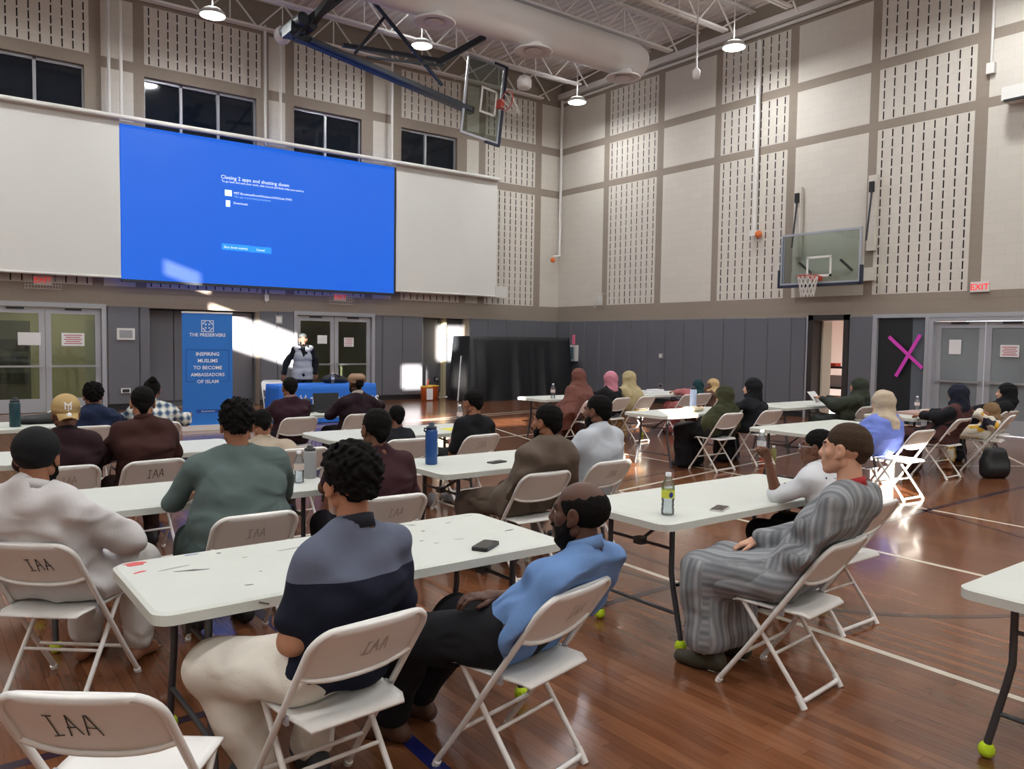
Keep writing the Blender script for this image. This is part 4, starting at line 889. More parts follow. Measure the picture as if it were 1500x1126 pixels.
G().sphere((-.012, -.034, .115), .016, 10, sc=(1, .3, 1)).obj('label_badge', mat('badge_blue', (40, 60, 130), .5), t)
bottle(2.0, 4.93, .74, 'small water bottle on the table by the grey-green shirt', (206, 190, 180)); bottle(5.0*.985, 7.48, .74, 'clear water bottle on the table ahead of the black T-shirt', (222, 200, 196), 1.05)
p = at_z(925, 583, .74); bottle(8.45, 10.05, .74, 'clear water bottle beside the brown-cloaked woman', (222, 206, 200), 1.2); p = at_y(489, 563, 14.95); bottle(p.x, 15.0, .76, 'clear water bottle on the blue cloth', (200, 212, 230), 1.1)
p = at_y(469, 606, 9.45); bottle(3.78, 9.42, .74, 'water bottle standing before the blue cloth lettering', (206, 216, 230), 1.1); p = at_x(1363, 606, 11.5); bottle(11.6, 5.62, .74, 'clear water bottle by the woman in the maroon vest', (224, 206, 204), 1.1)
def flask(x, y, z, r, h, rgb, label, loop=False, rgb2=(28, 30, 34)):
    t = thing('flask', label, 'flask', (x, y, z)); m = mat('flask_%d_%d' % rgb[:2], rgb, .4)
    G().lathe([(r*.94, 0), (r, .006), (r, h*.78), (r*.93, h*.82), (r*.8, h*.845)], 22).obj('flask_body', m, t); mk = mat('flask_lid_%d' % rgb2[0], rgb2, .5)
    l = G().lathe([(r*.82, h*.84), (r*.86, h*.85), (r*.86, h*.91), (r*.5, h*.92), (r*.5, h), (.001, h)], 18).obj('lid', mk, t)
    if loop: G().tube([(-r*.8, 0, h*.86), (-r*1.35, 0, h*.88), (-r*1.4, 0, h*.82), (-r*.95, 0, h*.78)], .006, 6).obj('carry_loop', mk, t)
    return t
t = flask(3.13, 5.14, .74, .046, .315, (28, 74, 138), 'tall blue flask with a carry loop on the table', True, (24, 38, 62))
G().box((.037, -.028, .12), (.004, .01, .09)).obj('print_mark', M_PAPER, t)
flask(.83, 9.45, .74, .05, .30, (26, 62, 70), 'dark teal flask beside the black pouch with white cables', False, (20, 26, 30)); p = at_z(1007, 598, .74); flask(8.93, 7.5, .74, .047, .34, (186, 200, 232), 'pale blue flask with a black lid on the women\'s table', False, (30, 30, 36))
flask(2.13, 5.06, .74, .043, .22, (150, 152, 154), 'steel tumbler on the table by the grey-green shirt', False, (36, 36, 38))
def phone(x, y, z, deg, label, rgb=(24, 25, 28), th=.011):
    t = thing('phone', label, 'phone', (x, y, z), math.radians(deg)); g = G().prism(rrect(.078, .155, .012, 4), 0, th); g.obj('case', mat('phone_%d' % rgb[0], rgb, .4), t); G().prism(rrect(.07, .146, .009, 4), th, th+.0008).obj('screen_glass', mat('phone_screen', (14, 15, 18), .08), t)
phone(2.07, 2.92, .74, -58, 'black phone in a thick case on the stained table', (22, 23, 25), .016); t_ = phone(3.66, 2.86, .74, -68, 'pale slim phone beside the yellow-label bottle', (206, 202, 198), .009); phone(3.60, 4.94, .74, -80, 'dark phone on the table with the blue flask', (50, 52, 56), .01)
# cables and black bag on the left table
t = thing('cable_bundle', 'black pouch with white cables beside the teal flask', 'cables', (1.36, 9.7, .74)); rs = random.Random(2)
V, Q = sdf([ell((0, 0, .05), (.3, .16, .07)), ell((-.3, .02, .04), (.22, .14, .05)), ell((.22, -.03, .04), (.16, .12, .05)), plane((0, 0, -1), -.001)], .014, .05); link('pouch', np_mesh('pouch', V, Q, M_BLACK), t)
for i in range(5):
    pts = [(-.1+.12*math.cos(k*.9+i)+.03*k, -.05+.06*math.sin(k*1.3+i*2), .11+.05*abs(math.sin(k*.8+i))) for k in range(8)]; G().tube(pts, .006, 5).obj('cable', M_CAPW, t)
G().box((.05, -.06, .12), (.09, .05, .03)).obj('charger', M_CAPW, t)
# laptop, camera rig on the second front table
t = thing('laptop', 'open black laptop on the table before the man in the tan knit cap', 'laptop', (4.28, 9.52, .74), math.radians(-4)); G().box((0, 0, .008), (.34, .23, .016)).obj('keyboard_base', M_BLACK, t); G().box((0, .14, .12), (.34, .012, .23), Matrix.Rotation(-.25, 3, 'X')).obj('lid', M_BLACK, t)
t = thing('camera_rig', 'small black camera gear on the table beside the laptop', 'camera', (3.98, 9.62, .74)); G().box((0, 0, .05), (.2, .12, .1)).sphere((.02, 0, .12), .06, 12).obj('camera_body', M_BLACK, t); G().tube([(0, -.06, .05), (0, -.15, .05)], .045, 14).obj('lens', M_STEELD, t)
p = at_y(478, 561, 15.3); t = thing('backpack', 'black bag lying on the blue-clothed table', 'bag', (p.x+.15, 15.3, .76)); V, Q = sdf([ell((0, 0, .08), (.25, .15, .1)), ell((.2, 0, .05), (.14, .12, .07)), plane((0, 0, -1), -.012)], .016, .04); link('bag_body', np_mesh('bag', V, Q, M_BLACK), t); G().tube([(-.15, -.1, .1), (-.05, -.16, .2), (.1, -.12, .13)], .012, 6).obj('strap', M_BLACK, t)
tag(G().prism(rrect(.3, .2, .01, 2), 0, .003).obj('yellow_folder', mat('folder_yellow', (224, 214, 60), .6), None, loc=(4.6, 7.05, .74)), 'yellow folder on the table ahead of the black T-shirt', 'folder')
# women's table: paper cups and tote
t = thing('snack_tray', 'cream paper wrappings spread beside the pale blue flask', 'wrapping', (8.55, 7.25, .74)); m = mat('wrap_cream', (214, 200, 168), .8)
V, Q = sdf([ell((0, 0, .03), (.2, .08, .035)), ell((.2, .03, .035), (.1, .1, .04)), sub(ell((.2, .03, .06), (.07, .07, .04))), plane((0, 0, -1), -.002)], .012, .03, lambda X, Y, Z: .008*np.sin(40*X+20*Y)*np.cos(33*Y)); link('wrapping', np_mesh('wrap', V, Q, m), t)
tag(G().lohi((-.06, -.05, 0), (.06, .05, .08)).obj('snack_box', mat('snack_tan', (196, 150, 100), .8), None, loc=(9.1, 6.98, .74)), 'small tan snack box by the olive-scarf woman', 'box')
tag(G().lohi((-.28, -.2, 0), (.28, .2, .03)).obj('book_stack', mat('bk', (172, 140, 132), .7), None, loc=(11.25, 5.4, .74)), 'flat pinkish folder on the table by the maroon vest', 'folder')
for i, (x, y) in enumerate(((10.75, 10.35), (11.3, 10.42))): tag(G().prism(rrect(.5, .3, .02, 3), 0, .02).prism(rrect(.3, .2, .02, 3), .02, .06).obj('folded_sheet', M_PAPER, None, loc=(x, y, .74)), ('folded white sheets on the far table near its free end', 'folded white sheets on the far table near the teal scarf')[i], 'paper')
# buckets, floor bottles, bags
def bucket(x, y, label, paper_):
    t = thing('bucket', label, 'bucket', (x, y, 0)); G().lathe([(.13, 0), (.15, .005), (.165, .36), (.17, .38)], 22).obj('bucket_body', mat('bucket_orange', (196, 92, 44), .5), t); G().lathe([(.175, .37), (.178, .40), (.001, .41)], 22).obj('lid', mat('lid_yellow', (222, 176, 48), .5), t)
    if paper_: G().lohi((-.1, -.172, .03), (.1, -.166, .34)).obj('label_sheet', M_PAPER, t)
p = at_y(620, 575, 19.0); bucket(11.4, 19.0, 'orange bucket with yellow lid and a white label sheet', True); bucket(11.75, 19.25, 'orange bucket with yellow lid and no label, beside the labelled one', False)
tag(G().tube([(0, 0, 0), (.03, 0, .18)], .03, 8).obj('paint_tube', mat('tube_pink', (226, 120, 100), .5), None, loc=(11.42, 19.0, .405)), 'pinkish tube standing on the labelled orange bucket', 'tube')
p = at_z(1122, 676, 0); t = thing('floor_bottle', 'orange drink bottle on the floor behind the black-scarf woman', 'bottle', (9.83, 6.95, 0)); G().lathe([(.04, 0), (.045, .01), (.045, .2), (.02, .25), (.02, .27), (.001, .27)], 14).obj('bottle_body', mat('btl_or', (226, 104, 78), .4), t); G().lathe([(.022, .255), (.022, .28), (.001, .28)], 12).obj('cap', M_BLACK, t)
t = thing('floor_bottle', 'green labelled bottle on the floor next to the orange one', 'bottle', (9.95, 6.85, 0)); G().lathe([(.04, 0), (.042, .01), (.042, .15), (.02, .19), (.02, .21), (.001, .21)], 14).obj('bottle_body', mat('btl_gr', (150, 150, 96), .4), t); G().lathe([(.022, .195), (.022, .22), (.001, .22)], 12).obj('cap', M_CAPW, t)
t = thing('handbag', 'black backpack standing on the floor by the patterned dress', 'bag', (11.15, 4.38, 0), math.radians(-30)); V, Q = sdf([cap((-.1, 0, .08), (.1, 0, .08), .09), cap((-.1, 0, .2), (.1, 0, .2), .095), cap((-.07, 0, .32), (.07, 0, .32), .08), cap((-.08, -.07, .12), (.08, -.07, .12), .06), plane((0, 0, -1), 0.0)], .014, .07); link('bag_body', np_mesh('bag', V, Q, mat('bag_black', (26, 27, 30), .6)), t); G().tube([(-.05, 0, .38), (0, 0, .45), (.05, 0, .38)], .01, 6).obj('handle', M_BLACK, t)
tag(G().lohi((-.2, -.1, 0), (.2, .1, .32)).obj('paper_bag', mat('bag_grey', (176, 174, 170), .7), None, loc=(9.62, 5.0, 0)), 'pale grey shopping bag on the floor behind the sunlit chair', 'bag')
p = at_y(677, 560, 18.0); tag(G().tube([(0, 0, .02), (.16, .1, 1.25)], .02, 6).obj('white_pole', M_CAPW, None, loc=(11.98, 18.3, 0)), 'white pole leaning at the edge of the black tarp', 'pole')
flask(12.15, 17.6, 0, .05, .3, (70, 150, 160), 'teal flask on the floor at the foot of the black tarp', False)
# ================================================================== PEOPLE
def nrm(v): v = np.array(v, float); return v/np.linalg.norm(v)
A3 = lambda *v: np.array(v, float)
def head_template():
    ops = [ell((0, -.018, .03), (.076, .098, .086)), ell((0, .03, -.03), (.062, .066, .088)), cap((-.045, .0, -.06), (-.02, .06, -.098), .026, .02), cap((.045, .0, -.06), (.02, .06, -.098), .026, .02),
           cap((-.012, .075, -.1), (.012, .075, -.1), .02), cap((-.038, .078, .022), (.038, .078, .022), .012), cap((0, .09, .012), (0, .113, -.03), .007, .012), cap((-.013, .1, -.035), (.013, .1, -.035), .009),
           cap((-.02, .088, -.062), (.02, .088, -.062), .009), cap((-.016, .087, -.075), (.016, .087, -.075), .009), cap((-.05, .055, -.02), (.05, .055, -.02), .018),
           sub(ell((-.031, .105, .002), (.017, .022, .011))), sub(ell((.031, .105, .002), (.017, .022, .011)))]
    V, Q = sdf(ops, .0055, .018)
    for s in (-1, 1):
        v, q = sdf([ell((s*.08, -.008, -.005), (.010, .024, .034)), cap((s*.077, .006, -.03), (s*.078, .008, -.036), .01), sub(ell((s*.092, -.004, .0), (.008, .012, .018)))], .0045, .008); Q = np.concatenate([Q, q+len(V)]); V = np.concatenate([V, v])
    C = V[Q].mean(1); mi = np.zeros(len(Q), int)
    mi[(np.abs(C[:, 2]+.0685) < .0115) & (np.abs(C[:, 0]) < .025) & (C[:, 1] > .08)] = 3
    mi[(np.abs(C[:, 2]-.026) < .006) & (np.abs(np.abs(C[:, 0])-.032) < .018) & (C[:, 1] > .07)] = 2
    for s in (-1, 1):
        g = G().sphere((s*.031, .075, .002), .0115, 10).sphere((s*.031, .0832, .002), .0058, 8); o = len(V); n1 = len(G().sphere((0, 0, 0), 1, 10).f)
        f4 = [tuple(f) if len(f) == 4 else tuple(f)+(f[-1],) for f in g.f]; V = np.concatenate([V, np.array(g.v)]); Q = np.concatenate([Q, np.array(f4)+o]); mi = np.concatenate([mi, [1]*n1+[2]*(len(f4)-n1)])
    return V, Q, mi
HEADT = head_template()
def hand_template(curl):
    ops = [ell((0, .045, 0), (.040, .052, .016)), cap((0, -.03, 0), (0, .02, 0), .024, .026)]
    V, Q = sdf(ops, .006, .015)
    for x0, L_, r in ((-.030, .072, .0086), (-.010, .082, .009), (.010, .077, .0087), (.029, .06, .008)):
        a = 0; p = A3(x0, .082, 0); pts = [A3(x0*.8, .05, 0), p]
        for sg in (.45, .32, .25): a += curl*(.8 if sg == .45 else 1); p = p+L_*sg*A3(x0*.4, math.cos(a), -math.sin(a)); pts.append(p)
        v, q = sdf([cap(u, v_, r*(1-.07*i), r*(1-.07*(i+1))) for i, (u, v_) in enumerate(zip(pts, pts[1:]))], .0048, .006); Q = np.concatenate([Q, q+len(V)]); V = np.concatenate([V, v])
    v, q = sdf([cap((-.022, .015, -.004), (-.048, .045, -.012), .013, .011), cap((-.048, .045, -.012), (-.055, .078, -.018-curl*.02), .0105, .009)], .0048, .006); Q = np.concatenate([Q, q+len(V)]); V = np.concatenate([V, v])
    return V, Q
HANDS = {'relax': hand_template(.45), 'grip': hand_template(1.05), 'flat': hand_template(.12)}
def foot_template():
    V, Q = sdf([cap((0, -.05, .035), (0, .06, .045), .036, .034), cap((0, .06, .03), (0, .12, .022), .036, .03), cap((-.02, .1, .018), (.02, .1, .018), .02), cap((0, -.02, .05), (0, -.02, .1), .034, .036), plane((0, 0, -1), 0)], .008, .03)
    for i, (x, l) in enumerate(((-.032, .07), (-.012, .066), (.005, .058), (.02, .05), (.033, .04))):
        r = .013 if i == 0 else .009; v, q = sdf([cap((x, .11, .016), (x*1.05, .115+l*.6, .012), r)], .005, .006); Q = np.concatenate([Q, q+len(V)]); V = np.concatenate([V, v])
    return V, Q
def shoe_template():
    return sdf([cap((0, -.06, .045), (0, .05, .045), .042, .042), cap((0, .05, .035), (0, .15, .03), .044, .036), cap((0, -.05, .07), (0, -.04, .1), .042, .042), plane((0, 0, -1), 0)], .009, .03)
FOOT, SHOE = foot_template(), shoe_template()
def xf(V, M, t): return V @ np.array(M).T+np.asarray(t)
def frame(fwd, up=(0, 0, 1)):
    y = nrm(fwd); x = np.cross(y, up); x = nrm(x) if np.linalg.norm(x) > 1e-4 else A3(1, 0, 0); z = np.cross(x, y); return np.stack([x, y, z], 1)
def folds(seed, amp, fr=1.0):
    r = random.Random(seed); p = [r.uniform(0, 6) for _ in range(6)]; q = [r.uniform(-.6, .6) for _ in range(4)]
    def f(X, Y, Z):
        a = X*q[0]*10+Y*q[1]*10
        return amp*(.55*np.sin(fr*(26*Z+18*X*q[2])+a+p[0]+1.5*np.sin(9*X+7*Y+p[3]))+.35*np.sin(fr*(34*X*.7+22*Z*.6+15*Y)+p[1]+np.sin(11*Z+p[4]))+.4*np.sin(fr*(19*Y+14*Z-12*X)+p[2]))
    return f
CLOTHS = {}
def cloth(rgb, rough=.88, kind=None):
    key = (rgb, kind)
    if key in CLOTHS: return CLOTHS[key]
    m = mat('fabric_%d_%d_%d_%s' % (*rgb, kind or ''), rgb, rough, spec=.25, bump=.12, bscale=140, var=.10, vscale=9); nt, N, L, b = nodes(m)
    tc = N.new('ShaderNodeTexCoord'); sp = N.new('ShaderNodeSeparateXYZ'); L.new(tc.outputs['Object'], sp.inputs[0])
    wr = N.new('ShaderNodeTexNoise'); wr.noise_type = 'RIDGED_MULTIFRACTAL'; wr.inputs['Scale'].default_value = 4.2; wr.inputs['Detail'].default_value = 2.0; wr.inputs['Distortion'].default_value = .8
    mpw = N.new('ShaderNodeMapping'); mpw.inputs['Scale'].default_value = (1.0, 1.0, 1.7); mpw.inputs['Rotation'].default_value = (.5, .7, 0); L.new(tc.outputs['Object'], mpw.inputs[0]); L.new(mpw.outputs[0], wr.inputs['Vector'])
    b2 = N.new('ShaderNodeBump'); b2.inputs['Strength'].default_value = .9; b2.inputs['Distance'].default_value = .03; L.new(wr.outputs['Fac'], b2.inputs['Height'])
    old = b.inputs['Normal'].links[0].from_socket; L.new(old, b2.inputs['Normal']); L.new(b2.outputs['Normal'], b.inputs['Normal'])
    def link_col(out): L.new(out, b.inputs['Base Color'])
    if kind == 'stripes':
        at_ = N.new('ShaderNodeAttribute'); at_.attribute_name = 'stripe'
        def band(sc):
            mu = N.new('ShaderNodeMath'); mu.operation = 'MULTIPLY'; mu.inputs[1].default_value = sc; L.new(at_.outputs['Fac'], mu.inputs[0]); si = N.new('ShaderNodeMath'); si.operation = 'SINE'; L.new(mu.outputs[0], si.inputs[0]); return si.outputs[0]
        ad = N.new('ShaderNodeMath'); ad.operation = 'ADD'; L.new(band(75), ad.inputs[0]); L.new(band(181), ad.inputs[1]); r = ramp(nt, [(0, (104, 107, 112)), (.4, (124, 127, 131)), (.65, (140, 142, 145)), (1, (158, 159, 161))], 'LINEAR'); mr = N.new('ShaderNodeMapRange'); mr.inputs[1].default_value = -2; mr.inputs[2].default_value = 2; L.new(ad.outputs[0], mr.inputs[0]); L.new(mr.outputs[0], r.inputs[0]); link_col(r.outputs[0])
    if kind == 'plaid':
        br = N.new('ShaderNodeTexChecker'); br.inputs['Scale'].default_value = 9; br.inputs[1].default_value = (*lin((214, 216, 214)), 1); br.inputs[2].default_value = (*lin((92, 112, 136)), 1); w1 = N.new('ShaderNodeTexWave'); w1.inputs['Scale'].default_value = 4; w2 = N.new('ShaderNodeTexWave'); w2.inputs['Scale'].default_value = 4; w2.bands_direction = 'Z'
        mx = N.new('ShaderNodeMath'); mx.operation = 'ADD'; L.new(tc.outputs['Object'], w1.inputs[0]); L.new(tc.outputs['Object'], w2.inputs[0]); L.new(w1.outputs['Fac'], mx.inputs[0]); L.new(w2.outputs['Fac'], mx.inputs[1])
        r = ramp(nt, [(0, (44, 62, 92)), (.35, (104, 124, 144)), (.6, (204, 206, 200)), (1, (226, 226, 218))], 'LINEAR'); mu = N.new('ShaderNodeMath'); mu.operation = 'MULTIPLY'; mu.inputs[1].default_value = .5; L.new(mx.outputs[0], mu.inputs[0]); L.new(mu.outputs[0], r.inputs[0]); link_col(r.outputs[0])
    if kind == 'pattern':
        v = N.new('ShaderNodeTexVoronoi'); v.inputs['Scale'].default_value = 11; L.new(tc.outputs['Object'], v.inputs['Vector']); s2 = N.new('ShaderNodeSeparateColor'); L.new(v.outputs['Color'], s2.inputs[0]); r = ramp(nt, [(0, (222, 216, 200)), (.52, (214, 168, 58)), (.68, (52, 52, 66)), (.8, (150, 60, 50)), (.86, (226, 222, 208))]); L.new(s2.outputs[0], r.inputs[0]); link_col(r.outputs[0])
    if kind == 'dots':
        v = N.new('ShaderNodeTexVoronoi'); v.inputs['Scale'].default_value = 16; L.new(tc.outputs['Object'], v.inputs['Vector']); r = ramp(nt, [(0, (60, 60, 70)), (.12, rgb)]); L.new(v.outputs['Distance'], r.inputs[0]); link_col(r.outputs[0])
    if kind == 'polo':                                      # heather yoke above a navy body
        r = ramp(nt, [(0, (22, 26, 42)), (.5, (96, 102, 120))]); mr = N.new('ShaderNodeMapRange'); mr.inputs[1].default_value = .0; mr.inputs[2].default_value = 1.78; L.new(sp.outputs[2], mr.inputs[0]); L.new(mr.outputs[0], r.inputs[0]); link_col(r.outputs[0])
    CLOTHS[key] = m; return m
SKINS = {k: mat('skin_'+k, c, .5, spec=.35, var=.06, vscale=14) for k, c in dict(light=(206, 158, 132), tan=(176, 124, 96), mid=(148, 100, 76), brown=(112, 74, 56), dark=(84, 56, 44)).items()}
M_EYE = mat('eye_white', (228, 224, 218), .3); M_IRIS = mat('eye_dark', (34, 24, 20), .3); M_LIP = mat('lip', (150, 84, 78), .5); M_HAIR = mat('hair_black', (17, 15, 14), .85, spec=.12, bump=.5, bscale=70); M_HAIRB = mat('hair_brown', (66, 52, 41), .85, spec=.15, bump=.4, bscale=120)
TBL = 'table'; LAP = 'lap'
def child(t, name, V, Q, m, label=None, midx=None):
    o = link(name, np_mesh(name, V, Q, m, True, midx), t)
    if not isinstance(m, list) and m.name.endswith('stripes'):
        n = len(o.data.vertices); nn = np.zeros(n*3, np.float32); o.data.vertices.foreach_get('normal', nn); nn = nn.reshape(-1, 3)
        st = np.where(np.abs(nn[:, 0]) < .72, V[:, 0], np.where(V[:, 2] > .62, V[:, 1], np.where(V[:, 1] > .33, V[:, 1], V[:, 2])))
        o.data.attributes.new('stripe', 'FLOAT', 'POINT').data.foreach_set('value', st.astype(np.float32))
    if label: o['label'] = label
    return o
def person(label, x, y, deg, head, skin='brown', w=1.0, s=1.0, yaw=0, pitch=0, hair='short', hair_m=None, top=None, bottom=None, arms=(LAP, LAP), legs=None, feet=('shoe', (40, 40, 44)), scarf=None, beard=0, stand=False, vox=.014, seed=1, hands=('relax', 'relax'), belly=0.0, neck=.165, group='people seated in the hall'):
    t = thing('person', label, 'person', (x, y, 0), math.radians(deg), group); R = np.array(Matrix.Rotation(-math.radians(deg), 3, 'Z'))
    Hd = R @ (A3(*head)-A3(x, y, 0)); ds = np.array(Matrix.Rotation(math.radians(yaw), 3, 'Z') @ Matrix.Rotation(math.radians(pitch), 3, 'X'))
    Nk = Hd+A3(0, -.032, -neck*s); Hp = A3(Hd[0]*.15, -.01, .93 if stand else .545); C = Hp*.36+Nk*.64+A3(0, -.025, 0); Wt = Hp*.7+Nk*.3+A3(0, -.02, 0)
    sw = .165*s*w; Sh = {-1: Nk+A3(-sw, 0, -.05*s), 1: Nk+A3(sw, 0, -.05*s)}; E, Wr = {}, {}
    for i, sd in enumerate((-1, 1)):
        a = arms[i]; S = Sh[sd]
        if isinstance(a, str):
            if a == TBL: E[sd] = S+A3(sd*.07, .16, -.23*s); E[sd][2] = max(E[sd][2], .79); Wr[sd] = A3(sd*.10+S[0]*.1, E[sd][1]+.22, .785)
            elif a == LAP: E[sd] = S+A3(sd*.055, .03, -.27*s); Wr[sd] = A3(sd*.09, S[1]+.25, .66)
            elif a == 'side': E[sd] = S+A3(sd*.06, -.02, -.28*s); Wr[sd] = E[sd]+A3(sd*.03, .05, -.25*s)
            elif a == 'cross': E[sd] = S+A3(sd*.10, .12, -.22*s); Wr[sd] = A3(-sd*.05, S[1]+.33, E[sd][2]+.05+.02*sd)
        else: E[sd], Wr[sd] = A3(*a[0]), A3(*a[1])
    HJ = {-1: Hp+A3(-.095*w, .02, -.01), 1: Hp+A3(.095*w, .02, -.01)}
    if legs is None:
        if stand: legs = (((-.1, .0, .5), (-.1, -.02, .09)), ((.1, .0, .5), (.1, -.02, .09)))
        else: legs = (((-.14, .43, .50), (-.14, .40, .09)), ((.14, .43, .50), (.14, .40, .09)))
    Kn = {-1: A3(*legs[0][0]), 1: A3(*legs[1][0])}; An = {-1: A3(*legs[0][1]), 1: A3(*legs[1][1])}
    seat = [] if stand else [cutbox((-.24, -.5, -.2), (.24, .185, .452)), plane((0, -1, -.696), (-.266)/SEATN)]; skin_seat = [] if stand else [seat[0], plane((0, -1, -.696), (-.292)/SEATN)]; low_seat = [] if stand else [seat[0], plane((0, -1, -.696), (-.278)/SEATN)]
    def torso(g, low=True):
        o = [cap(C+A3(-.075*w*s, 0, 0), C+A3(.075*w*s, 0, 0), (.112+.02*(w-1))*s+g), cap(Wt+A3(-.06*w*s, belly*.4, 0), Wt+A3(.06*w*s, belly*.4, 0), (.108+belly*.5)*s*(.6+.4*w)+g), cap(Sh[-1]*.86+Nk*.14, Sh[1]*.86+Nk*.14, .05*s+g), cap(Nk+A3(0, 0, -.03), C, .07*s+g, .1*s+g), cap(Nk+A3(0, .0, .025), Sh[-1]*.75+Nk*.25, .042*s+g, .046*s+g), cap(Nk+A3(0, .0, .025), Sh[1]*.75+Nk*.25, .042*s+g, .046*s+g)]
        if low: o.append(cap(Hp+A3(-.08*w, 0, 0), Hp+A3(.08*w, 0, 0), .115*s*(.6+.4*w)+g))
        return o
    # ---- body: one mesh
    ops = torso(-.006)+[cap(Nk+A3(0, 0, -.04), Hd+ds @ A3(0, -.02, -.06), .058*s, .053*s)]
    for sd in (-1, 1):
        ops += [cap(Sh[sd]+A3(0, 0, -.01), E[sd], .045*s, .04*s), cap(E[sd], Wr[sd], .042*s, .029*s), cap(HJ[sd], Kn[sd], .08*s, .052*s), cap(Kn[sd], An[sd], .047*s, .032*s)]
    V, Q = sdf(ops+skin_seat, vox, .035); mi = np.zeros(len(Q), int)
    hv, hq, hm = HEADT; hv = xf(hv*s*1.0, ds, Hd); Q = np.concatenate([Q, hq+len(V)]); V = np.concatenate([V, hv]); mi = np.concatenate([mi, hm])
    for i, sd in enumerate((-1, 1)):
        v, q = HANDS[hands[i]]; d = Wr[sd]-E[sd]; v = v.copy()*s
        if sd < 0: v[:, 0] *= -1; q = q[:, ::-1]
        v = xf(v, frame(d), Wr[sd]+nrm(d)*.02); Q = np.concatenate([Q, q+len(V)]); V = np.concatenate([V, v]); mi = np.concatenate([mi, [0]*len(q)])
        fw = A3(Kn[sd][0]-HJ[sd][0], max(.15, Kn[sd][1]-HJ[sd][1]) if not stand else .3, 0) if len(legs[i]) < 3 else A3(*legs[i][2])
        fv, fq = FOOT; fv = fv.copy()*s
        if sd < 0: fq = fq[:, ::-1]; fv[:, 0] *= -1
        base = An[sd]*1.0; base[2] = max(0.002, An[sd][2]-.085); Fm = frame(nrm(fw))
        if feet[0] == 'bare': Q = np.concatenate([Q, fq+len(V)]); V = np.concatenate([V, xf(fv, Fm, base)]); mi = np.concatenate([mi, [0]*len(fq)])
        else: child(t, 'shoe' if feet[0] == 'shoe' else 'sock', xf(SHOE[0]*s, Fm, base), SHOE[1], mat('shoe_%d_%d_%d' % feet[1], feet[1], .6))
    child(t, 'body', V, Q, [SKINS[skin], M_EYE, M_IRIS, M_LIP], None, mi)
    # ---- clothing
    fd = folds(seed, .011 if top and top[0] == 'kurta' else .0085, 1.45)
    if bottom:
        kind, rgb = bottom[0], bottom[1]; bm = cloth(rgb, kind=bottom[2] if len(bottom) > 2 else None); o = [cap(Hp+A3(-.085*w, 0, 0), Hp+A3(.085*w, 0, 0), .125*s*(.6+.4*w))]
        for sd in (-1, 1):
            if kind == 'trousers': o += [cap(HJ[sd], Kn[sd], .108*s, .082*s), cap(Kn[sd], An[sd]+A3(0, 0, .01), .078*s, .058*s)]
            elif kind == 'wide': o += [cap(HJ[sd], Kn[sd], .125*s, .105*s), cap(Kn[sd], An[sd]+A3(0, 0, .05), .102*s, .08*s)]
            elif kind == 'shorts': o += [cap(HJ[sd], Kn[sd]*.9+HJ[sd]*.1, .11*s, .09*s)]
            elif kind in ('robe', 'skirt'): o += [cap(HJ[sd], Kn[sd], .125*s, .105*s), cap(Kn[sd], An[sd]+A3(0, 0, .08 if kind == 'robe' else .0), .11*s, .12*s)]
        if kind in ('robe', 'skirt'):
            mk, ma = (Kn[-1]+Kn[1])/2, (An[-1]+An[1])/2; o += [cap(Hp+A3(0, .1, 0), mk, .11*s, .10*s), cap(mk, ma+A3(0, 0, .1), .10*s, .12*s)]
            o.append(plane((0, 0, -1), -.12 if kind == 'robe' else -.012))
        if kind == 'shorts': pass
        V, Q = sdf(o+low_seat, vox, .045 if kind in ('robe', 'skirt') else .03, folds(seed+9, .0085 if kind != 'trousers' else .006, 1.15)); child(t, {'trousers': 'trousers', 'wide': 'trousers', 'shorts': 'shorts', 'robe': 'robe_skirt', 'skirt': 'skirt'}[kind], V, Q, bm)
    if top:
        kind, rgb, sl = top[0], top[1], top[2]; tm = cloth(rgb, kind=top[3] if len(top) > 3 else None); gI = {'tee': .014, 'polo': .015, 'kurta': .024, 'hoodie': .03, 'shirt': .02}[kind]
        o = torso(gI)
        for sd in (-1, 1):
            k = gI*.75
            if sl == 'short': e = Sh[sd]+(E[sd]-Sh[sd])*.72; o += [cap(Sh[sd]+A3(0, 0, -.012), e, .046*s+k, .056*s+k)]
            elif sl == 'half': o += [cap(Sh[sd]+A3(0, 0, -.012), E[sd], .046*s+k, .05*s+k)]
            else: o += [cap(Sh[sd]+A3(0, 0, -.012), E[sd], .046*s+k, .046*s+k), cap(E[sd], Wr[sd]-nrm(Wr[sd]-E[sd])*.015, .05*s+k, .036*s+k)]
            if kind == 'kurta' and not stand: o += [cap(HJ[sd], HJ[sd]*.35+Kn[sd]*.65, .125*s, .105*s)]
        if kind == 'hoodie': o += [ell(Nk+A3(0, -.06, .0), (.13, .075, .07)), cap(Nk+A3(-.07, .02, .0), Nk+A3(.07, .02, .0), .05)]
        if kind == 'kurta' and not stand: o += [cap(Hp+A3(-.09*w, -.04, -.02), Hp+A3(.09*w, -.04, -.02), .14*s)]
        # neck opening
        o.append(sub(cap(Nk+A3(0, .01, .035), Nk+A3(0, .05, .18), .056*s+.004))) if kind != 'hoodie' else None
        if sl == 'short':
            pass
        V, Q = sdf(o+seat, vox*.9, .045, fd); so_ = child(t, {'tee': 't_shirt', 'polo': 'polo_shirt', 'kurta': 'kurta', 'hoodie': 'hoodie', 'shirt': 'shirt'}[kind], V, Q, tm)
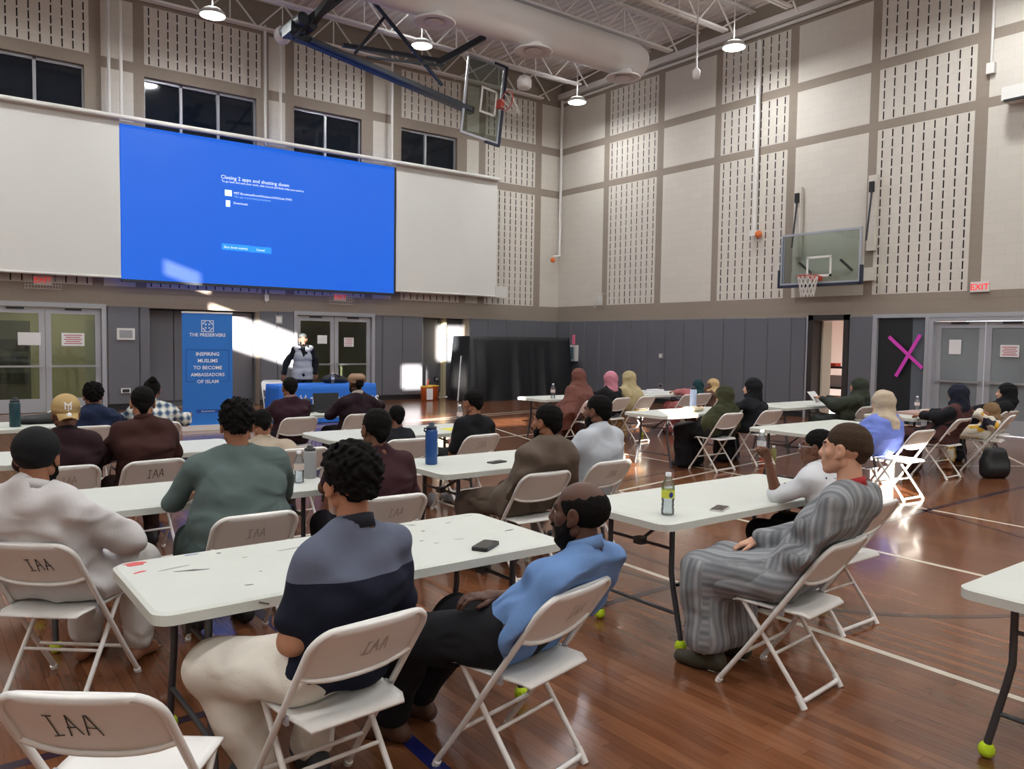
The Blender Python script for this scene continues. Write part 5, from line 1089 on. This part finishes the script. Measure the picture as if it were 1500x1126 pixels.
        if kind in ('polo', 'shirt', 'kurta'):
            ring = []; n = 22
            for i in range(n): a = 2*PI*i/n; ring.append(Nk+A3(.064*s*math.cos(a), .006+.064*s*math.sin(a), .045-.022*math.sin(a)))
            h = .026 if kind != 'kurta' else .018; V_ = [r_+A3(*(nrm(r_-Nk-A3(0, 0, r_[2]-Nk[2]))*k)) + A3(0, 0, zz) for zz, k in ((-.02, .012), (h, .004), (h+.002, -.003), (-.02, -.004)) for r_ in ring]
            F = np.array([(j*n+i, j*n+(i+1) % n, ((j+1) % 4)*n+(i+1) % n, ((j+1) % 4)*n+i) for j in range(4) for i in range(n)]); c_ = link('collar', np_mesh('collar', np.array(V_), F, top[4] if len(top) > 4 else tm), so_)
    # ---- hair
    hm_ = hair_m or M_HAIR
    def hput(name, V, Q, m): return child(t, name, xf(V*s, ds, Hd), Q, m)
    ears = [sub(ell((-.09, .004, -.03), (.03, .026, .042))), sub(ell((.09, .004, -.03), (.03, .026, .042)))]
    fuzz = lambda a: (lambda X, Y, Z: a*(np.sin(150*X+31*Y)*np.sin(140*Y+27*Z)+np.sin(160*Z+40*X)*.7))
    if hair == 'short': V, Q = sdf([ell((0, -.026, .040), (.083, .103, .090)), cap((0, -.085, -.02), (0, -.075, -.05), .045, .03), plane((0, .86, -.51), .062)]+ears, .006, .02, fuzz(.0013)); hput('hair', V, Q, hm_)
    elif hair == 'fade': V, Q = sdf([ell((0, -.020, .038), (.0785, .1005, .086)), cap((0, -.08, .0), (0, -.072, -.035), .045, .03), plane((0, .80, -.60), .048)]+ears, .006, .02, fuzz(.001)); hput('hair', V, Q, hm_)
    elif hair == 'curly': V, Q = sdf([ell((0, -.028, .05), (.096, .112, .100)), ell((0, .035, .085), (.075, .06, .05)), cap((0, -.085, -.02), (0, -.075, -.045), .05, .03), plane((0, .85, -.52), .075), plane((0, -.3, -1), .07)]+ears, .006, .02, lambda X, Y, Z: .0055*(np.sin(118*X+9*np.sin(31*Z))*np.cos(111*Y)+np.sin(115*Y+7*np.sin(37*X))*np.cos(121*Z)+np.sin(119*Z)*np.cos(113*X))); hput('hair', V, Q, hm_)
    elif hair == 'bald': V, Q = sdf([ell((0, -.022, .022), (.081, .102, .084)), plane((0, .85, -.52), .03), plane((0, -.1, -1), .055), sub(ell((0, .0, .16), (.066, .085, .075)))]+ears, .006, .012, fuzz(.001)); hput('hair', V, Q, hm_)
    if beard: V, Q = sdf([ell((0, .028, -.075), (.066, .066, .06+.03*beard)), cap((-.06, .01, -.02), (-.055, .03, -.07), .016, .022), cap((.06, .01, -.02), (.055, .03, -.07), .016, .022), cap((0, .07, -.11), (0, .06, -.11-.05*beard), .03, .015), cap((-.03, .096, -.048), (.03, .096, -.048), .008), plane((0, 0, 1), -.0), sub(ell((0, .1, -.065), (.024, .03, .012))), sub(ell((0, .1, -.01), (.06, .05, .035)))], .006, .012, lambda X, Y, Z: .0015*np.sin(140*X)*np.sin(130*Z)); hput('beard', V, Q, hm_)
    def vfold(a, nf):
        r_ = random.Random(seed); p1, p2 = r_.uniform(0, 6), r_.uniform(0, 6)
        def f(X, Y, Z):
            th = np.arctan2(X-C[0], Y-C[1]); dn = np.clip((Nk[2]+.05-Z)/.5, 0, 1.6)
            return a*dn*(np.sin(nf*th+p1+1.2*np.sin(5*Z+p2))+.5*np.sin(nf*1.7*th+p2-3*Z))+.0035*(1-np.clip(dn*3, 0, 1))*np.sin(55*(Z-Hd[2])+25*(Y-Hd[1])+8*np.sin(9*X))
        return f
    if scarf:
        rgb, ln = scarf[0], scarf[1]; sm = cloth(rgb, .9); HC = Hd; o = [ell(HC+ds @ A3(0, -.025, .03), (.106*s, .128*s, .116*s)), cap(HC+ds @ A3(0, -.05, -.02), Nk+A3(0, -.03, .02), .09*s, .098*s), ell(HC+ds @ A3(0, .035, -.115), (.075*s, .07*s, .05*s))]
        o += [cap(Nk+A3(0, 0, .04), Sh[sd]*.5+Nk*.5+A3(0, 0, .01), .08*s, .065*s) for sd in (-1, 1)]
        if ln == 'chest': o += [cap(Sh[-1]*.9+Nk*.1, Sh[1]*.9+Nk*.1, .078*s), cap(Nk, C+A3(0, .05, .06), .11*s, .13*s), cap(Nk+A3(0, -.03, -.02), C+A3(0, -.04, .06), .1*s, .13*s)]
        if ln in ('waist', 'cloak'):
            o += [cap(Sh[-1]+A3(0, 0, .0), Sh[1], .085*s), cap(Nk, C, .14*s, .19*s), cap(C+A3(-.09, .02, 0), Wt+A3(-.12, .03, .0), .15*s, .17*s), cap(C+A3(.09, .02, 0), Wt+A3(.12, .03, .0), .15*s, .17*s)]
        if ln == 'waist':
            for sd in (-1, 1): o += [cap(Sh[sd], E[sd], .095*s, .11*s), cap(E[sd], E[sd]*.7+Wr[sd]*.3, .11*s, .09*s)]
        if ln == 'cloak':
            for sd in (-1, 1): o += [cap(Sh[sd], A3(sd*.30, -.02, .55), .08*s, .13*s), cap(A3(sd*.30, -.02, .55), A3(sd*.34, -.02, .12), .13*s, .12*s), cap(Wt+A3(sd*.1, .15, 0), A3(sd*.2, .4, .45), .15, .13), cap(A3(sd*.2, .4, .45), A3(sd*.2, .42, .1), .13, .14)]
            o.append(plane((0, 0, -1), -.06))
        op_ = sub(ell(HC+ds @ A3(0, .105, -.012), (.054*s, .075*s, .078*s))); V, Q = sdf(o+[op_]+(seat if ln != 'cloak' else seat[1:]), vox*.85, .05 if ln == 'cloak' else .035, vfold(.02 if ln == 'cloak' else .011, 11)); child(t, 'headscarf' if ln != 'cloak' else 'cloak', V, Q, sm)
    return t, dict(Hd=Hd, ds=ds, s=s, Nk=Nk, C=C, Sh=Sh, E=E, Wr=Wr, hput=hput, Hp=Hp, Wt=Wt, torso=torso, Kn=Kn, An=An)
def hd(px, py, y): p = at_y(px, py, y); return (p.x, p.y, p.z)
def dome_cap(P, rgb, lo, r=(.09, .112, .092), c=(0, -.018, .045), name='cap', tiltn=(0, .25, -1)):
    V, Q = sdf([ell(c, r), plane(tiltn, lo)], .006, .01); return P['hput'](name, V, Q, cloth(rgb, .85))
# ---- near rows
chair(1.15, 2.55, 5, 'under the man in the heather and navy polo', M_FAINT, du=.1, sc=.6)
_, P = person('man in a heather and navy polo with curly hair, seated at the stained table', 1.15, 2.55, 5, hd(512, 706, 2.50), 'tan', .98, neck=.185, hair='curly', top=('polo', (60, 66, 84), 'short', 'polo', cloth((38, 40, 48))), bottom=('wide', (222, 216, 204)), arms=(LAP, LAP), legs=(((-.26, .38, .48), (-.14, .28, .09), (-.1, 1, 0)), ((.2, .40, .48), (.08, .28, .09), (.1, 1, 0))), feet=('sock', (46, 48, 54)), vox=.011, seed=1)
chair(1.89, 2.42, 13, 'under the bearded man in the light blue polo', M_FAINT, du=.1, sc=.6)
_, P = person('bearded man in a light blue polo, arms folded, beside the stained table', 1.89, 2.42, 13, hd(848, 750, 2.22), 'dark', 1.05, yaw=14, hair='bald', beard=.6, top=('polo', (106, 140, 190), 'half', None, cloth((112, 146, 196))), bottom=('wide', (24, 24, 28)), arms=('cross', 'cross'), legs=(((-.22, .40, .47), (-.20, .52, .09)), ((.08, .42, .47), (.02, .58, .09))), feet=('bare', None), vox=.011, seed=2, belly=.02)
chair(.55, 4.18, -40, 'under the man in the white kurta and black cap', M_INK, du=.2, sc=.7)
_, P = person('man in a white kurta and black cap with a bare foot out', .55, 4.18, -40, hd(55, 668, 4.02), 'mid', 1.12, yaw=14, pitch=-6, hair=None, beard=1.0, top=('kurta', (206, 203, 203), 'long'), bottom=('wide', (202, 198, 194)), arms=(LAP, ((.30, .02, .74), (.20, .26, .66))), feet=('bare', None), vox=.012, seed=3)
dome_cap(P, (20, 20, 22), .05, (.092, .114, .098), (0, -.02, .035))
chair(3.42, 2.24, 6, 'under the man in the striped grey robe')
_, P = person('young man in a striped grey robe with short brown hair, seated sideways to the table', 3.42, 2.24, 4, hd(1238, 657, 1.99), 'light', 1.0, neck=.205, yaw=6, hair='fade', hair_m=M_HAIRB, top=('kurta', (128, 130, 134), 'long', 'stripes', cloth((170, 52, 56))), bottom=('robe', (128, 130, 134), 'stripes'), arms=(LAP, ((.27, .0, .75), (.12, .24, .66))), legs=(((-.16, .40, .50), (-.15, .36, .09)), ((.12, .42, .50), (.11, .37, .09))), feet=('sock', (62, 58, 44)), vox=.011, seed=4)
chair(4.45, 2.62, 0, 'under the boy in the dotted white shirt')
_, P = person('boy in a dotted white shirt raising a bottle over the table, behind the striped robe', 4.45, 2.62, 4, hd(1196, 655, 2.68), 'brown', .85, .88, yaw=15, hair='short', top=('shirt', (214, 216, 220), 'half', 'dots'), bottom=('trousers', (26, 26, 30)), arms=(((-.30, .22, .78), (-.36, .24, .97)), LAP), hands=('grip', 'relax'), vox=.013, seed=5)
t = bottle(4.09, 2.90, 1.0, 'small clear bottle in the raised hand over the table', s=.8)
V = []; g = G().tube([(-.035, .101, .005), (-.075, .06, .008), (-.085, -.01, .01)], .0025, 5).tube([(.035, .101, .005), (.075, .06, .008), (.085, -.01, .01)], .0025, 5)
for sd in (-1, 1): g.tube([(sd*.032+.02*math.cos(a*PI/6), .102, .002+.018*math.sin(a*PI/6)) for a in range(12)], .0025, 5, closed=True)
me_gl = g; v4 = np.array(g.v)*P['s']; o = link('glasses', G().mesh('glasses', M_ALU), _); gg = G(); gg.add([tuple(p) for p in xf(v4, P['ds'], P['Hd'])], g.f, 0, True); o.data = gg.mesh('glasses', M_ALU)
# ---- second row
chair(1.40, 4.26, -1, 'under the big man in the grey-green shirt', M_FAINT, du=.0, sc=.6)
_, P = person('broad man in a grey-green shirt with curly hair, leaning on the table', 1.40, 4.26, -1, hd(347, 622, 4.36), 'mid', 1.42, yaw=-10, pitch=-8, hair='curly', top=('tee', (88, 102, 100), 'half'), bottom=('wide', (62, 76, 74)), arms=(TBL, TBL), vox=.012, seed=6, belly=.08)
chair(2.22, 4.30, -3, 'under the man in the maroon T-shirt with a dark crew cut', M_FAINT, du=.1, sc=.6)
_, P = person('man in a maroon T-shirt with cropped dark hair, between two tables', 2.22, 4.30, 0, hd(550, 628, 4.32), 'brown', 1.16, hair='short', top=('tee', (56, 30, 36), 'short'), bottom=('trousers', (28, 28, 34)), arms=(TBL, LAP), vox=.013, seed=7)
chair(3.49, 4.46, -2, 'under the man in the taupe kurta')
_, P = person('man in a taupe kurta and trousers with short black hair', 3.49, 4.46, -2, hd(800, 618, 4.26), 'mid', 1.12, yaw=18, hair='short', beard=.3, top=('kurta', (100, 88, 78), 'long'), bottom=('wide', (88, 76, 66)), arms=(LAP, LAP), legs=(((-.24, .36, .47), (-.2, .32, .09)), ((.14, .38, .5), (.14, .34, .09))), vox=.012, seed=8)
chair(4.23, 4.60, 2, 'under the man in the pale grey shirt', M_FAINT, du=.1, sc=.6)
_, P = person('man in a pale grey short-sleeved shirt with cropped black hair', 4.23, 4.60, 4, hd(874, 602, 4.5), 'brown', 1.12, yaw=14, hair='short', beard=.3, top=('shirt', (188, 194, 202), 'half'), bottom=('trousers', (150, 152, 156)), arms=(((-.26, .02, .74), (-.14, .22, .66)), LAP), vox=.012, seed=9)
# ---- third row
chair(.84, 6.42, -3, 'under the man in the tan baseball cap', M_FAINT, du=.1, sc=.6)
_, P = person('man in a dark maroon sweater with a tan baseball cap worn backwards', .84, 6.42, 0, hd(96, 606, 6.32), 'brown', 1.05, hair=None, top=('shirt', (46, 27, 33), 'long', None, cloth((30, 22, 26))), bottom=('trousers', (30, 30, 36)), arms=(TBL, TBL), vox=.014, seed=10)
co_ = (0, -.02, .05); cr_ = (.092, .114, .095); capo = dome_cap(P, (176, 150, 104), .0, cr_, co_, 'baseball_cap', (0, .1, -1))
V = []; n = 14
for k in (0, 1):
    for j in range(6):
        for i in range(n+1):
            a = (i/n-.5)*1.75; u = j/5; V.append((.086*math.sin(a)*(1-.12*u*u), -.03-.085*math.cos(a)-.075*u*math.cos(a*.9)**.6, .018-.028*u-.03*math.sin(a)**2*(.3+u)-.004*k))
N_ = 6*(n+1); Fq = [(j*(n+1)+i, j*(n+1)+i+1, (j+1)*(n+1)+i+1, (j+1)*(n+1)+i) for j in range(5) for i in range(n)]; Fq = np.array(Fq+[tuple(N_+q for q in f[::-1]) for f in Fq]); P['hput']('cap_brim', np.array(V), Fq, cloth((180, 152, 104), .85))
def on_cap(u, v): q = max(0, 1-(u/cr_[0])**2-((v-co_[2])/cr_[2])**2); return Vector((u, co_[1]-cr_[1]*math.sqrt(q)-.003, v))
g = G(); z0 = .062
for s_ in ([(-.019, -.02), (-.019, .02), (.017, -.022), (.017, .02)], [(-.026, .03), (0, .006), (.024, .03)], [(0, .006), (0, -.032)]): stroke(g, [(u, v+z0) for u, v in s_], .007, on_cap)
P['hput']('cap_logo', np.array(g.v), np.array(g.f), M_PAPER)
g = G().lathe([(.001, .004), (.016, .004), (.016, -.004)], 14, (0, -.165, .006), 0, Matrix.Rotation(math.radians(70), 3, 'X')); P['hput']('cap_sticker', np.array(g.v), [tuple(f) for f in g.f], M_PAPER)
chair(1.38, 6.40, 5, 'under the man in the reddish brown shirt', M_INK, du=.0, sc=.75)
_, P = person('man in a reddish brown shirt with black hair, back to the view', 1.38, 6.40, 0, hd(209, 590, 6.38), 'tan', 1.05, yaw=-8, hair='short', top=('shirt', (62, 36, 33), 'long'), bottom=('trousers', (50, 30, 28)), arms=(TBL, TBL), vox=.014, seed=11)
chair(4.33, 6.48, 5, 'under the youth in the black T-shirt', M_FAINT, du=.0, sc=.75)
_, P = person('youth in a black T-shirt at the table with the yellow folder', 4.33, 6.48, 4, hd(692, 590, 6.36), 'mid', 1.05, yaw=8, pitch=-10, hair='short', top=('tee', (22, 23, 27), 'short'), bottom=('shorts', (28, 28, 32)), arms=(LAP, LAP), feet=('shoe', (150, 150, 156)), vox=.014, seed=12)
chair(3.60, 6.55, -4, 'under the small boy in black')
_, P = person('small boy in a black shirt leaning on the table', 3.60, 6.57, 0, hd(580, 610, 6.55), 'brown', .85, .86, hair='short', top=('tee', (26, 27, 32), 'short'), bottom=('trousers', (30, 30, 34)), arms=(TBL, TBL), vox=.015, seed=13)
_, P = person('hidden man in a beige shirt behind the curly grey-green man', 2.55, 6.45, 0, hd(383, 622, 6.75), 'mid', 1.1, hair='short', top=('shirt', (168, 154, 136), 'long'), bottom=('trousers', (60, 56, 52)), arms=(LAP, LAP), pitch=-25, vox=.016, seed=14); chair(2.55, 6.45, 0, 'under the hidden man in beige')
# ---- fourth row
chair(1.40, 9.02, 0, 'under the youth in the navy hoodie'); _, P = person('youth in a navy hoodie with thick black hair', 1.42, 9.02, 0, hd(136, 580, 8.92), 'mid', 1.0, hair='curly', top=('hoodie', (30, 40, 66), 'long'), bottom=('trousers', (30, 32, 38)), arms=(TBL, TBL), vox=.016, seed=15)
chair(2.05, 9.05, 0, 'under the person in the plaid shirt'); _, P = person('person in a blue and white plaid shirt with a hair bun, before the banner', 2.03, 9.10, -6, hd(222, 572, 9.1), 'mid', 1.08, hair='short', top=('shirt', (150, 160, 170), 'long', 'plaid'), bottom=('trousers', (40, 44, 54)), arms=(TBL, ((.36, .1, .76), (.42, .3, .79))), vox=.016, seed=16)
V, Q = sdf([ell((0, -.09, .115), (.042, .042, .04))], .007, .01, lambda X, Y, Z: .003*np.sin(90*X+70*Z)); P['hput']('hair_bun', V, Q, M_HAIR)
chair(3.50, 8.90, 3, 'under the man in the plum polo'); _, P = person('man in a dark plum polo facing the speaker\'s table', 3.50, 8.90, 0, hd(424, 568, 8.9), 'mid', 1.12, hair='short', top=('polo', (48, 26, 36), 'half', None, cloth((150, 120, 118))), bottom=('trousers', (26, 26, 32)), arms=(TBL, TBL), vox=.015, seed=17)
chair(4.32, 8.95, 0, 'under the man in the tan knit cap'); _, P = person('man in a tan knit cap and dark purple shirt at the laptop', 4.32, 8.95, 0, hd(522, 562, 8.82), 'dark', 1.12, hair='fade', beard=.5, top=('shirt', (40, 26, 34), 'long', None, cloth((180, 172, 160))), bottom=('trousers', (34, 34, 40)), arms=(((-.27, .05, .76), (-.16, .28, .79)), ((.42, .1, .84), (.5, .34, .80))), vox=.015, seed=18)
V, Q = sdf([ell((0, -.015, .075), (.1, .12, .05)), cap((-.02, -.015, .05), (.02, -.015, .05), .088), plane((0, .1, -1), -.015), plane((0, 0, 1), .125)], .007, .012); P['hput']('knit_cap', V, Q, cloth((150, 122, 100)))
# ---- the speaker
sp = at_y(444, 497, 16.25)
_, P = person('standing speaker in a light grey vest and dark cap behind the blue-clothed table', sp.x, 16.25, 160, (sp.x-.02, 16.2, sp.z), 'brown', 1.05, 1.0, yaw=0, hair='fade', top=('shirt', (22, 24, 30), 'long', None, cloth((120, 124, 128))), bottom=('trousers', (34, 42, 54)), arms=(((-.26, .02, 1.18), (-.26, .10, .93)), ((.34, .0, 1.16), (.40, .10, .92))), stand=True, vox=.015, seed=19, beard=.3, group='the speaker')
o_ = P['torso'](.034)[:4]+[cap(P['Hp']+A3(-.09, 0, .02), P['Hp']+A3(.09, 0, .02), .15), cap(P['Hp']+A3(-.1, 0, -.1), P['Hp']+A3(.1, 0, -.1), .15)]
V, Q = sdf(o_+[sub(cap(P['Sh'][-1]+A3(-.03, 0, -.02), P['E'][-1], .075)), sub(cap(P['Sh'][1]+A3(.03, 0, -.02), P['E'][1], .075)), sub(cap(P['Nk']+A3(0, .1, .05), P['C']+A3(0, .2, -.1), .055, .05)), sub(cap(P['C']+A3(0, .2, -.1), P['Hp']+A3(0, .17, -.25), .03, .06)), sub(cap(P['Nk']+A3(0, 0, -.02), P['Nk']+A3(0, .04, .15), .065)), plane((0, 0, -1), -.80)], .012, .03, folds(44, .004)); child(_, 'vest', V, Q, cloth((168, 172, 182)))
dome_cap(P, (48, 52, 54), -.035, (.086, .108, .088), (0, -.018, .045), 'cap', (0, .2, -1))
ch = chair(*[v for v in at_y(402, 560, 16.1)][:2], 170, 'behind the blue-clothed table beside the speaker')
# ---- women's side
def woman(label, x, y, deg, head, sc, ln, dress, skin='tan', **k):
    a = dict(w=1.02, s=1.0, hair=None, scarf=(sc, ln), top=('kurta', dress, 'long'), bottom=('skirt', k.pop('skirt', dress)), arms=(TBL, TBL), vox=.017, group='women seated on the right side'); a.update(k); return person(label, x, y, deg, head, skin, **a)
chair(8.45, 9.35, 6, 'under the brown-cloaked woman'); woman('woman in a long dusty brown cloak near the black tarp', 8.42, 9.35, 4, hd(846, 552, 9.42), (112, 74, 66), 'cloak', (84, 60, 54), arms=(LAP, LAP), seed=30)
chair(9.18, 9.48, 8, 'under the pink-scarf woman'); woman('woman in a pink headscarf and black top', 9.18, 9.50, 4, hd(893, 556, 9.52), (196, 130, 146), 'short', (24, 24, 28), skirt=(120, 122, 128), seed=31)
chair(9.85, 9.55, 6, 'sunlit, under the beige-draped woman'); woman('woman draped in a long beige scarf and dress', 9.85, 9.55, 6, hd(920, 555, 9.60), (178, 164, 126), 'waist', (186, 160, 116), seed=32)
chair(10.95, 9.55, 3, 'standing empty beside the teal-scarf woman')
woman('woman in a dark teal headscarf and pink striped dress', 11.42, 9.62, 0, hd(1021, 566, 9.58), (28, 58, 62), 'chest', (176, 108, 108), s=.85, w=.85, seed=33); chair(11.42, 9.62, 0, 'under the teal-scarf woman')
woman('woman in a tan headscarf turned to the teal-scarf woman', 11.98, 9.60, 20, hd(1043, 564, 9.62), (196, 168, 122), 'chest', (92, 66, 56), skin='brown', s=.88, w=.85, yaw=45, seed=34); chair(11.98, 9.60, 15, 'under the tan-scarf woman')
chair(8.54, 6.78, 0, 'under the olive-scarf woman'); woman('woman in a long olive scarf and black skirt bending over the table', 8.56, 6.80, 6, hd(1060, 580, 6.78), (56, 58, 38), 'waist', (24, 24, 28), pitch=-14, arms=(LAP, LAP), seed=35, vox=.015)
chair(9.45, 6.80, -4, 'under the woman all in black'); woman('woman in black headscarf and black abaya with her face in profile', 9.45, 6.84, 10, hd(1101, 568, 6.86), (22, 23, 27), 'short', (26, 27, 32), skin='light', yaw=8, seed=36, vox=.015)
chair(11.35, 6.50, 0, 'under the dark green scarf reader'); _, P = woman('woman in a dark green scarf reading a paper by the doorway', 11.35, 6.52, 12, hd(1257, 566, 6.36), (52, 58, 48), 'waist', (48, 52, 48), seed=37, arms=(((-.26, .1, .78), (-.14, .36, .86)), ((.26, .1, .78), (.10, .36, .86))))
tag(G().box((0, 0, 0), (.30, .004, .21), Matrix.Rotation(-.7, 3, 'X')).obj('reading_sheet', M_PAPER, None, loc=(11.2, 7.0, .88), rot=(0, 0, .2)), 'white reading sheet held by the dark green scarf woman', 'paper')
chair(8.72, 4.40, -4, 'glaring in the sun, behind the woman in blue'); woman('woman in a beige headscarf and periwinkle blue dress leaning forward', 8.60, 4.62, -4, hd(1292, 590, 4.66), (188, 172, 150), 'chest', (112, 130, 206), skin='light', w=1.5, s=1.04, pitch=-6, seed=38, vox=.013, belly=.1, arms=(LAP, LAP))
chair(10.60, 4.82, 0, 'under the woman in the maroon vest'); _, P = woman('woman in a navy headscarf and maroon vest over black sleeves', 10.60, 4.84, 0, hd(1402, 578, 4.66), (34, 38, 52), 'short', (24, 25, 30), w=1.25, seed=39, yaw=-20, skirt=(72, 46, 44), arms=(TBL, ((.36, .1, .78), (.46, .32, .80))))
V, Q = sdf(P['torso'](.036)+[cap(P['Hp']+A3(-.1, -.04, -.05), P['Hp']+A3(.1, -.04, -.05), .15), sub(cap(P['Sh'][-1]+A3(-.04, 0, -.02), P['E'][-1], .08)), sub(cap(P['Sh'][1]+A3(.04, 0, -.02), P['E'][1], .08)), cutbox((-.24, -.5, -.2), (.24, .185, .452))], .014, .03, folds(55, .006)); child(_, 'vest', V, Q, cloth((78, 50, 48)))
chair(11.62, 4.68, 12, 'under the girl in the patterned dress'); woman('girl in a brown scarf and yellow patterned dress', 11.60, 4.72, 20, hd(1450, 602, 4.62), (132, 106, 78), 'short', (216, 210, 196), s=.78, w=.85, top=('kurta', (216, 210, 196), 'half', 'pattern'), bottom=('robe', (216, 210, 196), 'pattern'), feet=('bare', None), pitch=-10, yaw=20, seed=40)
chair(12.52, 5.00, -6, 'under the black-scarf woman by the glass doors'); woman('woman in a black headscarf beside the film-covered doors', 12.50, 5.02, 14, hd(1473, 575, 4.84), (20, 21, 24), 'waist', (28, 28, 34), skin='light', yaw=10, seed=41)
ch = chair(.485, 2.44, -38, 'standing empty at the end of the stained table, boldly lettered', M_INK, du=-.15, sc=.9)
for c, ink, k in LATER:
    if ink: lettering(c, ink, .015, **k)
